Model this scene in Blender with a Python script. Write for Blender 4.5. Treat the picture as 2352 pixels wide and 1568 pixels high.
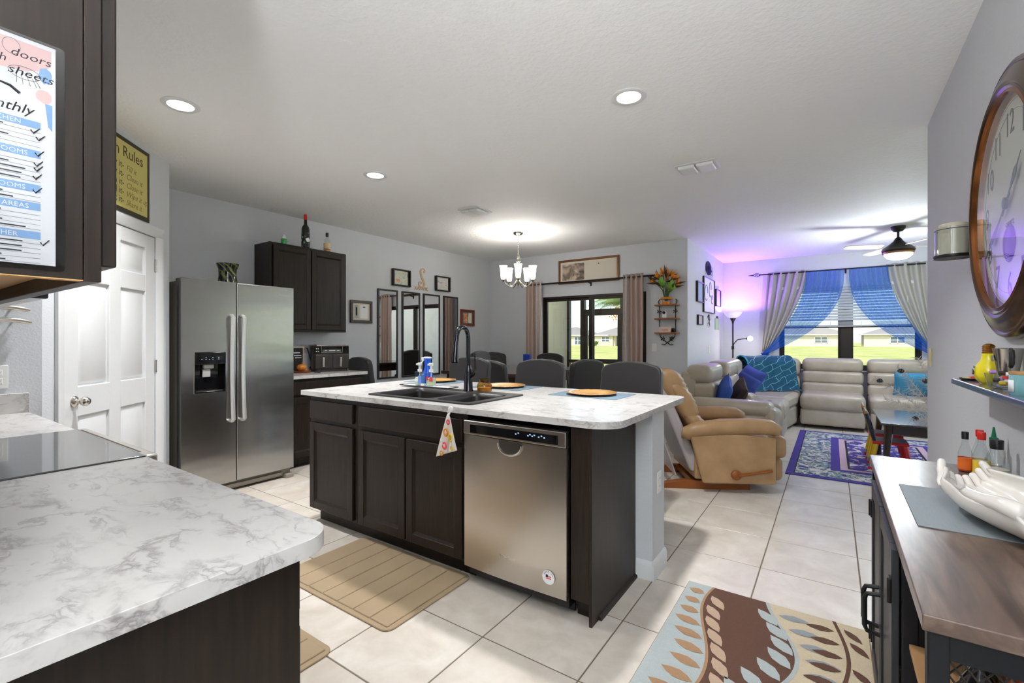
import bpy, bmesh, math, random
from mathutils import Vector, Matrix
for o in list(bpy.data.objects): bpy.data.objects.remove(o)
S = bpy.context.scene; C = S.collection
PI = math.pi; random.seed(7)
# ------------------------------------------------------------------ camera
cam = bpy.data.cameras.new('camera'); camo = bpy.data.objects.new('camera', cam); C.objects.link(camo)
cam.sensor_fit = 'HORIZONTAL'; cam.sensor_width = 36; cam.lens = 1067.0/2352*36; cam.shift_y = -4/2352
cam.clip_start = .02; cam.clip_end = 400
camo.location = (0, 0, 1.286); camo.rotation_euler = (PI/2, 0, .603); S.camera = camo
# ------------------------------------------------------------------ view, sky, sun
S.view_settings.view_transform = 'Standard'; S.view_settings.look = 'None'
S.view_settings.gamma = 1; S.view_settings.use_curve_mapping = False
S.view_settings.exposure = 0.92
W = bpy.data.worlds.new('world'); S.world = W; W.use_nodes = True
wn = W.node_tree.nodes; wl = W.node_tree.links; wn.clear()
sky = wn.new('ShaderNodeTexSky'); sky.sky_type = 'NISHITA'; sky.sun_disc = False
sky.sun_elevation = math.radians(52); sky.sun_rotation = math.radians(200); sky.air_density = 1.0; sky.dust_density = 1.2; sky.ozone_density = 2.0
wb = wn.new('ShaderNodeBackground'); wb.inputs[1].default_value = .235
wo = wn.new('ShaderNodeOutputWorld'); wl.new(sky.outputs[0], wb.inputs[0]); wl.new(wb.outputs[0], wo.inputs[0])
sun = bpy.data.lights.new('sun', 'SUN'); sun.energy = 2.8; sun.angle = .01; sun.color = (1, .95, .86)
suno = bpy.data.objects.new('sun', sun); C.objects.link(suno); suno.rotation_euler = (math.radians(38), 0, math.radians(-20))
P_CAN = 11.5; P_CHAND = 2.0; P_LAMP = 30; P_FAN = 36; P_BULB = 3; P_HALL_FILL = 12; P_PORCH_FILL = 40; P_UP_FILL = 165
# ------------------------------------------------------------------ mesh builder
class MB:
    def __init__(s): s.v = []; s.f = []; s.rb = False
    def add(s, vs, fs):
        b = len(s.v); s.v += [tuple(v) for v in vs]; s.f += [tuple(b+i for i in f) for f in fs]; return s
    def box(s, x0, x1, y0, y1, z0, z1):
        return s.add([(x, y, z) for z in (z0, z1) for y in (y0, y1) for x in (x0, x1)],
                     [(0,2,3,1),(4,5,7,6),(0,1,5,4),(2,6,7,3),(0,4,6,2),(1,3,7,5)])
    def rbox(s, x0, x1, y0, y1, z0, z1, r=.02, n=2, M=None):
        bm = bmesh.new(); bmesh.ops.create_cube(bm, size=1)
        sx, sy, sz = x1-x0, y1-y0, z1-z0; s.rb = s.rb or n <= 3; r = min(r, sx*.49, sy*.49, sz*.49)
        for v in bm.verts: v.co = Vector((v.co.x*sx, v.co.y*sy, v.co.z*sz))
        bmesh.ops.bevel(bm, geom=list(bm.edges), offset=r, segments=n, affect='EDGES', profile=.5)
        c = Vector(((x0+x1)/2, (y0+y1)/2, (z0+z1)/2)); bm.verts.index_update()
        vs = [v.co+c for v in bm.verts]
        if M is not None: vs = [M @ v for v in vs]
        s.add(vs, [[v.index for v in f.verts] for f in bm.faces]); bm.free(); return s
    def lathe(s, prof, c=(0,0,0), n=24, cap=True, sx=1, sy=1):
        vs = []; fs = []; k = len(prof)
        for i in range(n):
            a = 2*PI*i/n
            for r, z in prof: vs.append((c[0]+r*math.cos(a)*sx, c[1]+r*math.sin(a)*sy, c[2]+z))
        for i in range(n):
            j = (i+1) % n
            for q in range(k-1): fs.append((i*k+q, j*k+q, j*k+q+1, i*k+q+1))
        if cap:
            if prof[0][0] > 1e-5: fs.append(tuple(i*k for i in range(n))[::-1])
            if prof[-1][0] > 1e-5: fs.append(tuple(i*k+k-1 for i in range(n)))
        return s.add(vs, fs)
    def tube(s, pts, r, n=8, closed=False, cap=True, flat=1.0):
        pts = [Vector(p) for p in pts]; m = len(pts); rs = r if isinstance(r, (list, tuple)) else [r]*m
        up = None; rings = []
        for i, p in enumerate(pts):
            a = pts[(i-1) % m] if (i > 0 or closed) else p; b = pts[(i+1) % m] if (i < m-1 or closed) else p
            t = (b-a).normalized() if (b-a).length > 1e-9 else Vector((0,0,1))
            if up is None:
                up = Vector((0,0,1)) if abs(t.z) < .9 else Vector((1,0,0))
            u = (up - t*up.dot(t)); u = u.normalized() if u.length > 1e-6 else t.orthogonal().normalized(); up = u
            w = t.cross(u)
            rings.append([p+(u*math.cos(2*PI*k/n)*flat+w*math.sin(2*PI*k/n))*rs[i] for k in range(n)])
        vs = [v for R in rings for v in R]; fs = []
        for i in range(m if closed else m-1):
            j = (i+1) % m
            for k in range(n): fs.append((i*n+k, i*n+(k+1) % n, j*n+(k+1) % n, j*n+k))
        if cap and not closed:
            fs.append(tuple(range(n))[::-1]); fs.append(tuple((m-1)*n+k for k in range(n)))
        return s.add(vs, fs)
    def cyl(s, p0, p1, r, r1=None, n=16): return s.tube([p0, p1], [r, r if r1 is None else r1], n)
    def prism(s, poly, a, b, ax='z'):
        # polygon (u,v) extruded from a to b along ax; ax z:(u,v,w) y:(u,w,v) x:(w,u,v)
        n = len(poly)
        g = {'z': lambda u,v,w:(u,v,w), 'y': lambda u,v,w:(u,w,v), 'x': lambda u,v,w:(w,u,v)}[ax]
        vs = [g(u,v,a) for u,v in poly]+[g(u,v,b) for u,v in poly]
        fs = [tuple(range(n))[::-1], tuple(range(n,2*n))]+[(i,(i+1) % n,n+(i+1) % n,n+i) for i in range(n)]
        return s.add(vs, fs)
    def grid(s, fn, nu, nv, cu=False):
        vs = []; fs = []; m = nu if cu else nu+1
        for j in range(nv+1):
            for i in range(m): vs.append(fn(i/nu, j/nv))
        for j in range(nv):
            for i in range(nu): fs.append((j*m+i, j*m+(i+1) % m, (j+1)*m+(i+1) % m, (j+1)*m+i))
        return s.add(vs, fs)
    def xf(s, M):
        s.v = [tuple(M @ Vector(v)) for v in s.v]; return s
def mesh_of(name, mb, ang=40):
    me = bpy.data.meshes.new(name); me.from_pydata(mb.v, [], mb.f)
    bm = bmesh.new(); bm.from_mesh(me); bmesh.ops.recalc_face_normals(bm, faces=bm.faces); bm.to_mesh(me); bm.free()
    me.shade_smooth()
    if ang is not None: me.set_sharp_from_angle(angle=math.radians(ang))
    return me
def obj(name, mb, mat, parent=None, w=False, ang=40, bev=0, sol=0, sub=0, label=None, kind=None):
    wn_ = (mb.rb or bev) and not sol and ang is not None
    me = mesh_of(name, mb, max(ang, 50) if wn_ else ang); o = bpy.data.objects.new(name, me); C.objects.link(o)
    if mat is not None: me.materials.append(mat)
    if parent is not None:
        o.parent = parent
        if w: me.transform(parent_matrix(parent).inverted())
    if sub: m = o.modifiers.new('sub', 'SUBSURF'); m.levels = sub; m.render_levels = sub
    if sol: m = o.modifiers.new('sol', 'SOLIDIFY'); m.thickness = sol; m.offset = 0
    if bev: m = o.modifiers.new('bev', 'BEVEL'); m.width = bev; m.segments = 2; m.limit_method = 'ANGLE'; m.angle_limit = .7
    if wn_: m = o.modifiers.new('wn', 'WEIGHTED_NORMAL'); m.keep_sharp = True
    if label: o['label'] = label
    if kind: o['kind'] = kind
    return o
def parent_matrix(p):
    M = Matrix.Translation(p.location) @ p.rotation_euler.to_matrix().to_4x4()
    return (parent_matrix(p.parent) @ M) if p.parent else M
def tag(o, label=None, cat=None, group=None, kind=None):
    if label: o['label'] = label
    if cat: o['category'] = cat
    if group: o['group'] = group
    if kind: o['kind'] = kind
    return o
def thing(name, label, cat, loc=(0,0,0), rz=0, group=None, rx=0, ry=0):
    o = bpy.data.objects.new(name, None); C.objects.link(o); o.empty_display_size = .1
    o.location = loc; o.rotation_euler = (rx, ry, rz); return tag(o, label, cat, group)
def struct(name, mb, mat, **k):
    o = obj(name, mb, mat, **k); o['kind'] = 'structure'; return o
def dup(root, loc, rz, label=None, group=None, parent=None):
    r = root.copy(); C.objects.link(r); r.location = loc; r.rotation_euler = (0, 0, rz)
    if label: r['label'] = label
    if group: r['group'] = group
    for ch in list(root.children):
        c = ch.copy(); C.objects.link(c); c.parent = r
        for g in list(ch.children):
            d = g.copy(); C.objects.link(d); d.parent = c
    return r
def frame_mat(o, right, up):
    r = Vector(right).normalized(); u = Vector(up).normalized(); n = r.cross(u)
    M = Matrix((r, u, n)).transposed().to_4x4(); M.translation = Vector(o); return M
def text(s, size, mat, M, parent=None, name='lettering', ext=.0006, shear=0, sx=1, align='LEFT', w=True, bold=0):
    cu = bpy.data.curves.new('t', 'FONT'); cu.body = s; cu.size = size; cu.extrude = ext; cu.shear = shear; cu.align_x = align; cu.resolution_u = 2; cu.offset = bold
    t = bpy.data.objects.new('t', cu); C.objects.link(t); dg = bpy.context.evaluated_depsgraph_get()
    me = bpy.data.meshes.new_from_object(t.evaluated_get(dg)); bpy.data.objects.remove(t); bpy.data.curves.remove(cu)
    me.transform(M @ Matrix.Diagonal((sx, 1, 1, 1))); me.materials.clear(); me.materials.append(mat); me.name = name
    o = bpy.data.objects.new(name, me); C.objects.link(o)
    if parent is not None:
        o.parent = parent
        if w: me.transform(parent_matrix(parent).inverted())
    return o
# ------------------------------------------------------------------ materials
def s2l(c): return tuple(((x/255)/12.92 if x/255 <= .04045 else ((x/255+.055)/1.055)**2.4) for x in c)
MATS = {}
def mat(name, col=(.5,.5,.5), rough=.5, metal=0, spec=.5, emit=None, es=0, noise=0, nscale=20, bump=0, bscale=60, coat=0, trans=0, ior=1.45, stretch=(1,1,1), alpha=1, sheen=0, sss=0):
    if name in MATS: return MATS[name]
    m = bpy.data.materials.new(name); m.use_nodes = True; n = m.node_tree.nodes; l = m.node_tree.links
    p = n['Principled BSDF']; c4 = (*col, 1)
    p.inputs['Base Color'].default_value = c4; p.inputs['Roughness'].default_value = rough; p.inputs['Metallic'].default_value = metal
    p.inputs['Specular IOR Level'].default_value = spec; p.inputs['IOR'].default_value = ior; p.inputs['Coat Weight'].default_value = coat
    p.inputs['Coat Roughness'].default_value = .1; p.inputs['Transmission Weight'].default_value = trans; p.inputs['Alpha'].default_value = alpha
    p.inputs['Sheen Weight'].default_value = sheen
    if emit: p.inputs['Emission Color'].default_value = (*emit, 1); p.inputs['Emission Strength'].default_value = es
    tc = n.new('ShaderNodeTexCoord'); mp = n.new('ShaderNodeMapping'); mp.inputs['Scale'].default_value = stretch; l.new(tc.outputs['Object'], mp.inputs[0])
    nz = n.new('ShaderNodeTexNoise'); nz.inputs['Scale'].default_value = nscale; nz.inputs['Detail'].default_value = 5; l.new(mp.outputs[0], nz.inputs[0])
    mx = n.new('ShaderNodeMix'); mx.data_type = 'RGBA'; mx.inputs[6].default_value = c4
    k = max(noise, .02); mx.inputs[7].default_value = (*[x*(1-k) for x in col], 1)
    l.new(nz.outputs[0], mx.inputs[0]); l.new(mx.outputs[2], p.inputs['Base Color'])
    if bump:
        nb = n.new('ShaderNodeTexNoise'); nb.inputs['Scale'].default_value = bscale; nb.inputs['Detail'].default_value = 4; l.new(mp.outputs[0], nb.inputs[0])
        b = n.new('ShaderNodeBump'); b.inputs['Strength'].default_value = min(1, bump); b.inputs['Distance'].default_value = .01; l.new(nb.outputs[0], b.inputs['Height']); l.new(b.outputs[0], p.inputs['Normal'])
    MATS[name] = m; return m
def nodes(m): return m.node_tree.nodes, m.node_tree.links, m.node_tree.nodes['Principled BSDF']
def ramp(n, l, src, stops):
    r = n.new('ShaderNodeValToRGB'); e = r.color_ramp.elements
    while len(e) < len(stops): e.new(.5)
    for q, (p, c) in zip(e, stops): q.position = p; q.color = (*c, 1)
    l.new(src, r.inputs[0]); return r
def mixc(n, l, fac, a, b):
    x = n.new('ShaderNodeMix'); x.data_type = 'RGBA'
    for i, v in ((0, fac), (6, a), (7, b)):
        if hasattr(v, 'is_output'): l.new(v, x.inputs[i])
        else: x.inputs[i].default_value = v if i == 0 else (*v, 1)
    return x.outputs[2]
def mth(n, l, op, a, b=None, c=None, clamp=False):
    x = n.new('ShaderNodeMath'); x.operation = op; x.use_clamp = clamp
    for i, v in enumerate((a, b, c)):
        if v is None: continue
        if hasattr(v, 'is_output'): l.new(v, x.inputs[i])
        else: x.inputs[i].default_value = v
    return x.outputs[0]
def noise(n, l, vec, sc, det=5, dist=0, rgh=.5):
    z = n.new('ShaderNodeTexNoise'); z.inputs['Scale'].default_value = sc; z.inputs['Detail'].default_value = det; z.inputs['Distortion'].default_value = dist; z.inputs['Roughness'].default_value = rgh
    if vec is not None: l.new(vec, z.inputs[0])
    return z.outputs[0]
def coord(n, l, scale=(1,1,1), kind='Object', rot=(0,0,0)):
    tc = n.new('ShaderNodeTexCoord'); mp = n.new('ShaderNodeMapping'); mp.inputs['Scale'].default_value = scale; mp.inputs['Rotation'].default_value = rot; l.new(tc.outputs[kind], mp.inputs[0]); return mp.outputs[0]
WALL = mat('wall_paint', s2l((208,210,214)), .62, noise=.03, nscale=3, bump=.14, bscale=90)
CEIL = mat('ceiling_paint', s2l((242,242,241)), .75, noise=.02, nscale=2, bump=.35, bscale=38)
WHITE = mat('white_paint', s2l((222,222,222)), .35, noise=.02)
PLASTIC = mat('white_plastic', s2l((232,232,228)), .35)
BLACK = mat('black_plastic', (.012,.012,.013), .35)
BLACKM = mat('black_metal', (.015,.014,.014), .4, metal=.3)
GLOSSB = mat('gloss_black', (.006,.006,.007), .06)
BRONZE = mat('dark_bronze', s2l((44,38,33)), .45, metal=.4)
CHROME = mat('brushed_nickel', s2l((205,200,192)), .22, metal=1)
DCHROME = mat('black_stainless', s2l((70,70,74)), .16, metal=1)
GROUT = mat('grout', s2l((118,106,92)), .9)
RED = mat('red_paint', s2l((214,36,28)), .4); YEL = mat('yellow_paint', s2l((232,190,30)), .4); NAVY = mat('navy_paint', s2l((24,30,62)), .4)
INK = mat('black_ink', (.012,.011,.01), .6); GREYINK = mat('grey_ink', s2l((120,118,112)), .7); PAPER = mat('white_paper', s2l((236,236,238)), .6)
WOODL = mat('light_wood', s2l((196,150,98)), .5, noise=.3, nscale=6, stretch=(1,14,14))
def m_espresso():
    m = mat('espresso_wood', s2l((52,42,35)), .4, spec=.3); n, l, p = nodes(m)
    v = coord(n, l, (30, 30, 2)); z = noise(n, l, v, 3, 6); r = ramp(n, l, z, [(.3, s2l((31,24,19))), (.7, s2l((44,35,28)))]); l.new(r.outputs[0], p.inputs['Base Color']); return m
ESP = m_espresso()
def m_marble():
    m = mat('marble_laminate', rough=.28, coat=.15); n, l, p = nodes(m)
    v = coord(n, l, (1, 1.7, 1.7), rot=(0, 0, .35))
    nz = n.new('ShaderNodeTexNoise'); nz.inputs['Scale'].default_value = 5; nz.inputs['Detail'].default_value = 5; l.new(v, nz.inputs[0])
    mv = n.new('ShaderNodeMix'); mv.data_type = 'VECTOR'; mv.inputs[0].default_value = .16; l.new(v, mv.inputs[4]); l.new(nz.outputs[1], mv.inputs[5]); w = mv.outputs[1]
    def vein(sc, th, pw):
        z = noise(n, l, w, sc, 7, .4, .55); e = mth(n, l, 'ABSOLUTE', mth(n, l, 'SUBTRACT', z, .5)); e = mth(n, l, 'SUBTRACT', 1, mth(n, l, 'MULTIPLY', e, th, clamp=True), clamp=True); return mth(n, l, 'POWER', e, pw)
    msk = mth(n, l, 'MULTIPLY', mth(n, l, 'SUBTRACT', noise(n, l, v, 4.5, 4), .44, clamp=True), 5.5, clamp=True); msk2 = mth(n, l, 'MULTIPLY', mth(n, l, 'SUBTRACT', noise(n, l, v, 9, 3, 0), .42, clamp=True), 6, clamp=True)
    e = mth(n, l, 'MAXIMUM', mth(n, l, 'MULTIPLY', vein(4.2, 22, 2), msk), mth(n, l, 'MULTIPLY', mth(n, l, 'MULTIPLY', vein(9, 20, 2), msk2), .8))
    base = mixc(n, l, mth(n, l, 'MULTIPLY', vein(2.6, 4, 1.5), .35), s2l((204,201,197)), s2l((186,181,178))); c = mixc(n, l, mth(n, l, 'MULTIPLY', e, .8), base, s2l((116,108,108))); l.new(c, p.inputs['Base Color']); return m
MARBLE = m_marble()
def m_steel(nm='stainless_steel', col=(178,176,174), rg=.24, sc=(90, 90, 1), wob=.12):
    m = mat(nm, s2l(col), rg, metal=1); n, l, p = nodes(m)
    v = coord(n, l, sc); z = noise(n, l, v, 4, 5); l.new(mth(n, l, 'ADD', mth(n, l, 'MULTIPLY', z, .012), rg-.006), p.inputs['Roughness'])
    w = noise(n, l, coord(n, l, (.6, .6, 2.2)), 1.6, 2); b = n.new('ShaderNodeBump'); b.inputs['Strength'].default_value = max(wob, .001); b.inputs['Distance'].default_value = .05; l.new(w, b.inputs['Height']); l.new(b.outputs[0], p.inputs['Normal']); return m
STEEL = m_steel(); STEELD = m_steel('dishwasher_steel', (206,200,193), .27, wob=0)
def m_tile():
    m = mat('ceramic_tile', rough=.3); n, l, p = nodes(m); g = n.new('ShaderNodeObjectInfo')
    ad = n.new('ShaderNodeVectorMath'); ad.operation = 'ADD'; tc = n.new('ShaderNodeTexCoord'); l.new(tc.outputs['Object'], ad.inputs[0])
    cm = n.new('ShaderNodeCombineXYZ'); r9 = mth(n, l, 'MULTIPLY', g.outputs['Random'], 40); l.new(r9, cm.inputs[0]); l.new(r9, cm.inputs[1]); l.new(cm.outputs[0], ad.inputs[1])
    z = noise(n, l, ad.outputs[0], 4.5, 8, .6, .6); r = ramp(n, l, z, [(.3, s2l((194,183,169))), (.55, s2l((213,204,192))), (.75, s2l((226,219,209)))])
    l.new(mixc(n, l, mth(n, l, 'MULTIPLY', g.outputs['Random'], .25), r.outputs[0], s2l((192,182,170))), p.inputs['Base Color'])
    z2 = noise(n, l, ad.outputs[0], 30, 4); b = n.new('ShaderNodeBump'); b.inputs['Strength'].default_value = .06; b.inputs['Distance'].default_value = .01; l.new(z2, b.inputs['Height']); l.new(b.outputs[0], p.inputs['Normal']); return m
TILE = m_tile()
def m_glass(nm='window_glass', tint=(.97,.985,.98), ior=1.45, rg=0.0):
    m = bpy.data.materials.new(nm); m.use_nodes = True; n = m.node_tree.nodes; l = m.node_tree.links; n.clear()
    t = n.new('ShaderNodeBsdfTransparent'); t.inputs[0].default_value = (*tint, 1); g = n.new('ShaderNodeBsdfGlossy'); g.inputs['Roughness'].default_value = rg
    lw = n.new('ShaderNodeLayerWeight'); lw.inputs[0].default_value = .5; f0 = ((ior-1)/(ior+1))**2; pw = mth(n, l, 'POWER', lw.outputs[1], 5); fr = mth(n, l, 'ADD', mth(n, l, 'MULTIPLY', pw, 1-f0), f0)
    mx = n.new('ShaderNodeMixShader'); o = n.new('ShaderNodeOutputMaterial')
    l.new(fr, mx.inputs[0]); l.new(t.outputs[0], mx.inputs[1]); l.new(g.outputs[0], mx.inputs[2]); l.new(mx.outputs[0], o.inputs[0]); MATS[nm] = m; return m
GLASS = m_glass(); JARG = m_glass('clear_jar_glass', (.93,.95,.95), 1.5); AMBER = m_glass('amber_glass', (.62,.45,.16), 1.6); CLEARP = m_glass('clear_sleeve', (.95,.95,.95), 1.12, .3)
MIRROR = mat('mirror_glass', (.92,.93,.93), .01, metal=1)
def m_sheer():
    m = bpy.data.materials.new('blue_sheer'); m.use_nodes = True; n = m.node_tree.nodes; l = m.node_tree.links; n.clear()
    t = n.new('ShaderNodeBsdfTransparent'); t.inputs[0].default_value = (.75,.9,1,1); d = n.new('ShaderNodeBsdfDiffuse'); d.inputs[0].default_value = (*s2l((36,88,196)), 1); tr = n.new('ShaderNodeBsdfTranslucent'); tr.inputs[0].default_value = (*s2l((50,130,225)), 1)
    a = n.new('ShaderNodeMixShader'); a.inputs[0].default_value = .5; l.new(d.outputs[0], a.inputs[1]); l.new(tr.outputs[0], a.inputs[2])
    b = n.new('ShaderNodeMixShader'); lw = n.new('ShaderNodeLayerWeight'); lw.inputs[0].default_value = .35; mr = n.new('ShaderNodeMapRange'); mr.inputs[3].default_value = .5; mr.inputs[4].default_value = .95; l.new(lw.outputs[1], mr.inputs[0])
    l.new(mr.outputs[0], b.inputs[0]); l.new(t.outputs[0], b.inputs[1]); l.new(a.outputs[0], b.inputs[2]); o = n.new('ShaderNodeOutputMaterial'); l.new(b.outputs[0], o.inputs[0]); return m
SHEER = m_sheer()
def m_leather(nm, col, dark, rg=.38):
    m = mat(nm, col, rg, bump=.22, bscale=26); n, l, p = nodes(m); z = noise(n, l, coord(n, l), 5, 5); r = ramp(n, l, z, [(.3, dark), (.65, col)]); l.new(r.outputs[0], p.inputs['Base Color']); return m
LTAN = m_leather('tan_leather', s2l((178,144,104)), s2l((158,124,86))); LCREAM = m_leather('cream_leather', s2l((184,173,156)), s2l((168,156,138)), .34)
CHAIRF = mat('charcoal_slipcover', s2l((36,33,33)), .45, noise=.1, nscale=8, bump=.08, bscale=200, sheen=.2)
# ------------------------------------------------------------------ structure
H = 2.67; TP = .457
floor = struct('floor', MB().box(-5.1, 2.7, -3.1, 6.69, -.12, -.0022).box(-1.74, 2.7, 6.69, 9.2, -.12, -.0022), GROUT)
def clip_tile(x0, x1, y0, y1):
    x0 = max(x0, -5.03); x1 = min(x1, 2.63); y1 = min(y1, 9.13); y0 = max(y0, -3.03)
    if y0 > 6.6: x0 = max(x0, -1.66)
    elif y1 > 6.62 and x1 < -1.62: y1 = 6.62
    return (x0, x1, y0, y1) if x1-x0 > .03 and y1-y0 > .03 else None
cs, sn = math.cos(.603), math.sin(.603); tl = []
for i in range(-11, 8):
    for j in range(-14, 15):
        x = -.3325+TP*i; y = 2.957+TP*j; q = clip_tile(x+.0032, x+TP-.0032, y+.0032, y+TP-.0032)
        if not q: continue
        cx_, cy_ = (q[0]+q[1])/2, (q[2]+q[3])/2; D = cy_*cs-cx_*sn; vis = False
        if D > .5:
            px = 1176+1067*(cx_*cs+cy_*sn)/D; py = 780+1067*1.286/D; vis = -200 < px < 2552 and py < 1900
        tl.append(((0 if vis else 1, math.hypot(cx_, cy_)), q))
tl.sort(); tmesh = {}; rest = MB()
def tile_mb(hx, hy):
    b = .0015; return MB().add([(-hx,-hy,-.01),(hx,-hy,-.01),(hx,hy,-.01),(-hx,hy,-.01),(-hx,-hy,-b),(hx,-hy,-b),(hx,hy,-b),(-hx,hy,-b),(-hx+b,-hy+b,0),(hx-b,-hy+b,0),(hx-b,hy-b,0),(-hx+b,hy-b,0)],
        [(0,1,5,4),(1,2,6,5),(2,3,7,6),(3,0,4,7),(4,5,9,8),(5,6,10,9),(6,7,11,10),(7,4,8,11),(8,9,10,11)])
for k, (_, q) in enumerate(tl):
    hx, hy = round((q[1]-q[0])/2, 4), round((q[3]-q[2])/2, 4); c0 = ((q[0]+q[1])/2, (q[2]+q[3])/2, 0)
    if k < 296:
        if (hx, hy) not in tmesh: tmesh[hx, hy] = mesh_of('tile', tile_mb(hx, hy), None); tmesh[hx, hy].shade_flat(); tmesh[hx, hy].materials.append(TILE)
        o = bpy.data.objects.new('tile', tmesh[hx, hy]); C.objects.link(o); o.parent = floor; o.location = c0
    else:
        m_ = tile_mb(hx, hy); m_.xf(Matrix.Translation(c0)); rest.add(m_.v, m_.f)
if rest.v: obj('far_tiles', rest, TILE, floor, kind='stuff')
struct('ceiling', MB().box(-5.12, 2.72, -3.1, 6.69, H, H+.08).box(-1.74, 2.72, 6.69, 9.25, H, H+.08), CEIL)
def wall(name, *bx):
    m = MB()
    for b in bx: m.box(*b)
    return struct(name, m, WALL)
wall('wall_left', (-5.12, -5, 1.4, 6.69, -.05, H))
SX0, SX1, SZ = -3.91, -2.19, 1.98
wall('wall_back', (-5, SX0, 6.57, 6.69, -.05, H), (SX1, -1.62, 6.57, 6.69, -.05, H), (SX0, SX1, 6.57, 6.69, SZ, H))
wall('wall_bump', (-1.74, -1.62, 6.69, 9.25, -.05, H))
WX0, WX1, WZ0, WZ1 = -.74, 1.10, .80, 2.17
wall('wall_living', (-1.62, WX0, 9.1, 9.25, -.05, H), (WX1, 2.72, 9.1, 9.25, -.05, H), (WX0, WX1, 9.1, 9.25, -.05, WZ0), (WX0, WX1, 9.1, 9.25, WZ1, H))
wall('wall_living_right', (2.6, 2.72, 3.88, 4.6, -.05, H), (2.6, 2.72, 8.4, 9.1, -.05, H), (2.6, 2.72, 4.6, 8.4, 2.2, H))
wall('wall_living_near', (.63, 2.6, 3.88, 4.0, -.05, H))
wall('wall_right', (.51, .63, -3.0, 4.0, -.05, H))
wall('wall_kitchen', (-3.42, -.75, -.185, -.085, -.05, H))
wall('wall_side', (-3.52, -3.42, -.185, .61, -.05, H))
wall('wall_hall_left', (-.85, -.75, -3.0, -.185, -.05, H))
wall('wall_hall_end', (-.85, -.62, -3.1, -3.0, -.05, H), (.40, .63, -3.1, -3.0, -.05, H), (-.62, .40, -3.1, -3.0, 2.3, H))
wall('wall_fridge_return', (-5, -4.29, 1.38, 1.48, -.05, H))
# pantry wall at 45 degrees (local x along the wall, local y into the kitchen)
pw = struct('wall_pantry', MB().box(0, .184, -.1, 0, -.05, H).box(1.076, 1.23, -.1, 0, -.05, H).box(.184, 1.076, -.1, 0, 2.05, H), WALL)
pw.location = (-4.29, 1.48, 0); pw.rotation_euler = (0, 0, -PI/4)
d1 = thing('door_1', 'white six panel pantry door with nickel knob in the angled corner wall', None, (-4.29, 1.48, 0), -PI/4); d1['kind'] = 'structure'
x0, x1 = .187, 1.073; st = .112; xm0 = (x0+x1)/2-.055; xm1 = xm0+.11
rows = [(.22, .84), (1.013, 1.634), (1.753, 1.95)]
m = MB().box(x0, x0+st, -.045, -.008, .008, 2.045).box(x1-st, x1, -.045, -.008, .008, 2.045).box(xm0, xm1, -.045, -.008, .008, 2.045)
for a, b in ((.008, .22), (.84, 1.013), (1.634, 1.753), (1.95, 2.045)): m.box(x0+st, xm0, -.045, -.008, a, b).box(xm1, x1-st, -.045, -.008, a, b)
slab = obj('door_slab', m, WHITE, d1, bev=.003)
for a, b in rows:
    for p, q in ((x0+st, xm0), (xm1, x1-st)):
        e = .035; pv = [(p,-.024,a),(q,-.024,a),(q,-.024,b),(p,-.024,b),(p+.012,-.024,a+.012),(q-.012,-.024,a+.012),(q-.012,-.024,b-.012),(p+.012,-.024,b-.012),(p+e,-.012,a+e),(q-e,-.012,a+e),(q-e,-.012,b-e),(p+e,-.012,b-e)]
        obj('panel', MB().add(pv, [(0,1,5,4),(1,2,6,5),(2,3,7,6),(3,0,4,7),(4,5,9,8),(5,6,10,9),(6,7,11,10),(7,4,8,11),(8,9,10,11)]), WHITE, d1)
cp = [(0,0),(.02,.012),(.045,.016),(.06,.02),(.07,.018),(.07,0)]
def casing(poly_at):
    return poly_at
m = MB(); 
for sx, xx in ((-1, .184), (1, 1.076)):
    m.prism([(xx+sx*a, b) for a, b in cp], 0, 2.05, 'z')
m.prism([(b, 2.05+a) for a, b in cp], .114, 1.146, 'x')
obj('casing', m, WHITE, d1)
obj('door_stop', MB().box(.184, .19, -.1, -.045, 0, 2.05).box(1.07, 1.076, -.1, -.045, 0, 2.05).box(.184, 1.076, -.1, -.045, 2.045, 2.05), WHITE, d1)
kx = .99
kn = MB().lathe([(.032,0),(.032,.005),(.026,.011),(.012,.016),(.011,.03),(.02,.038),(.027,.05),(.027,.062),(.018,.074),(0,.078)], n=24); kn.xf(Matrix.Translation((kx, -.008, .93)) @ Matrix.Rotation(-PI/2, 4, 'X'))
obj('door_knob', kn, CHROME, d1, label='brushed nickel egg-shaped knob'); obj('latch_plate', MB().box(1.0735, 1.0765, -.03, -.006, .90, .96), CHROME, d1)
for z in (1.84, 1.09, .28):
    obj('hinge', MB().cyl((.186, .001, z-.045), (.186, .001, z+.045), .007, n=10).box(.16, .186, -.004, .0025, z-.045, z+.045), CHROME, d1)
# baseboards
def bbp(t=.013, hh=.1): return [(0,0),(t,0),(t,hh-.02),(t-.006,hh-.006),(.004,hh),(0,hh)]
def bb(name, x0, y0, x1, y1, nx, ny):
    L = math.hypot(x1-x0, y1-y0); m = MB().prism(bbp(), 0, L, 'x')   # local: x along, y out, z up
    ux, uy = (x1-x0)/L, (y1-y0)/L; M = Matrix(((ux, nx, 0, x0), (uy, ny, 0, y0), (0, 0, 1, 0), (0, 0, 0, 1))); return struct(name, m.xf(M), WHITE)
bb('baseboard_left', -5, 3.46, -5, 6.57, 1, 0); bb('baseboard_back_left', -5, 6.57, SX0, 6.57, 0, -1); bb('baseboard_back_right', SX1, 6.57, -1.62, 6.57, 0, -1)
bb('baseboard_bump', -1.62, 6.57, -1.62, 9.1, 1, 0); bb('baseboard_living', -1.62, 9.1, 2.6, 9.1, 0, -1); bb('baseboard_right', .51, -3, .51, 4, -1, 0)
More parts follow.
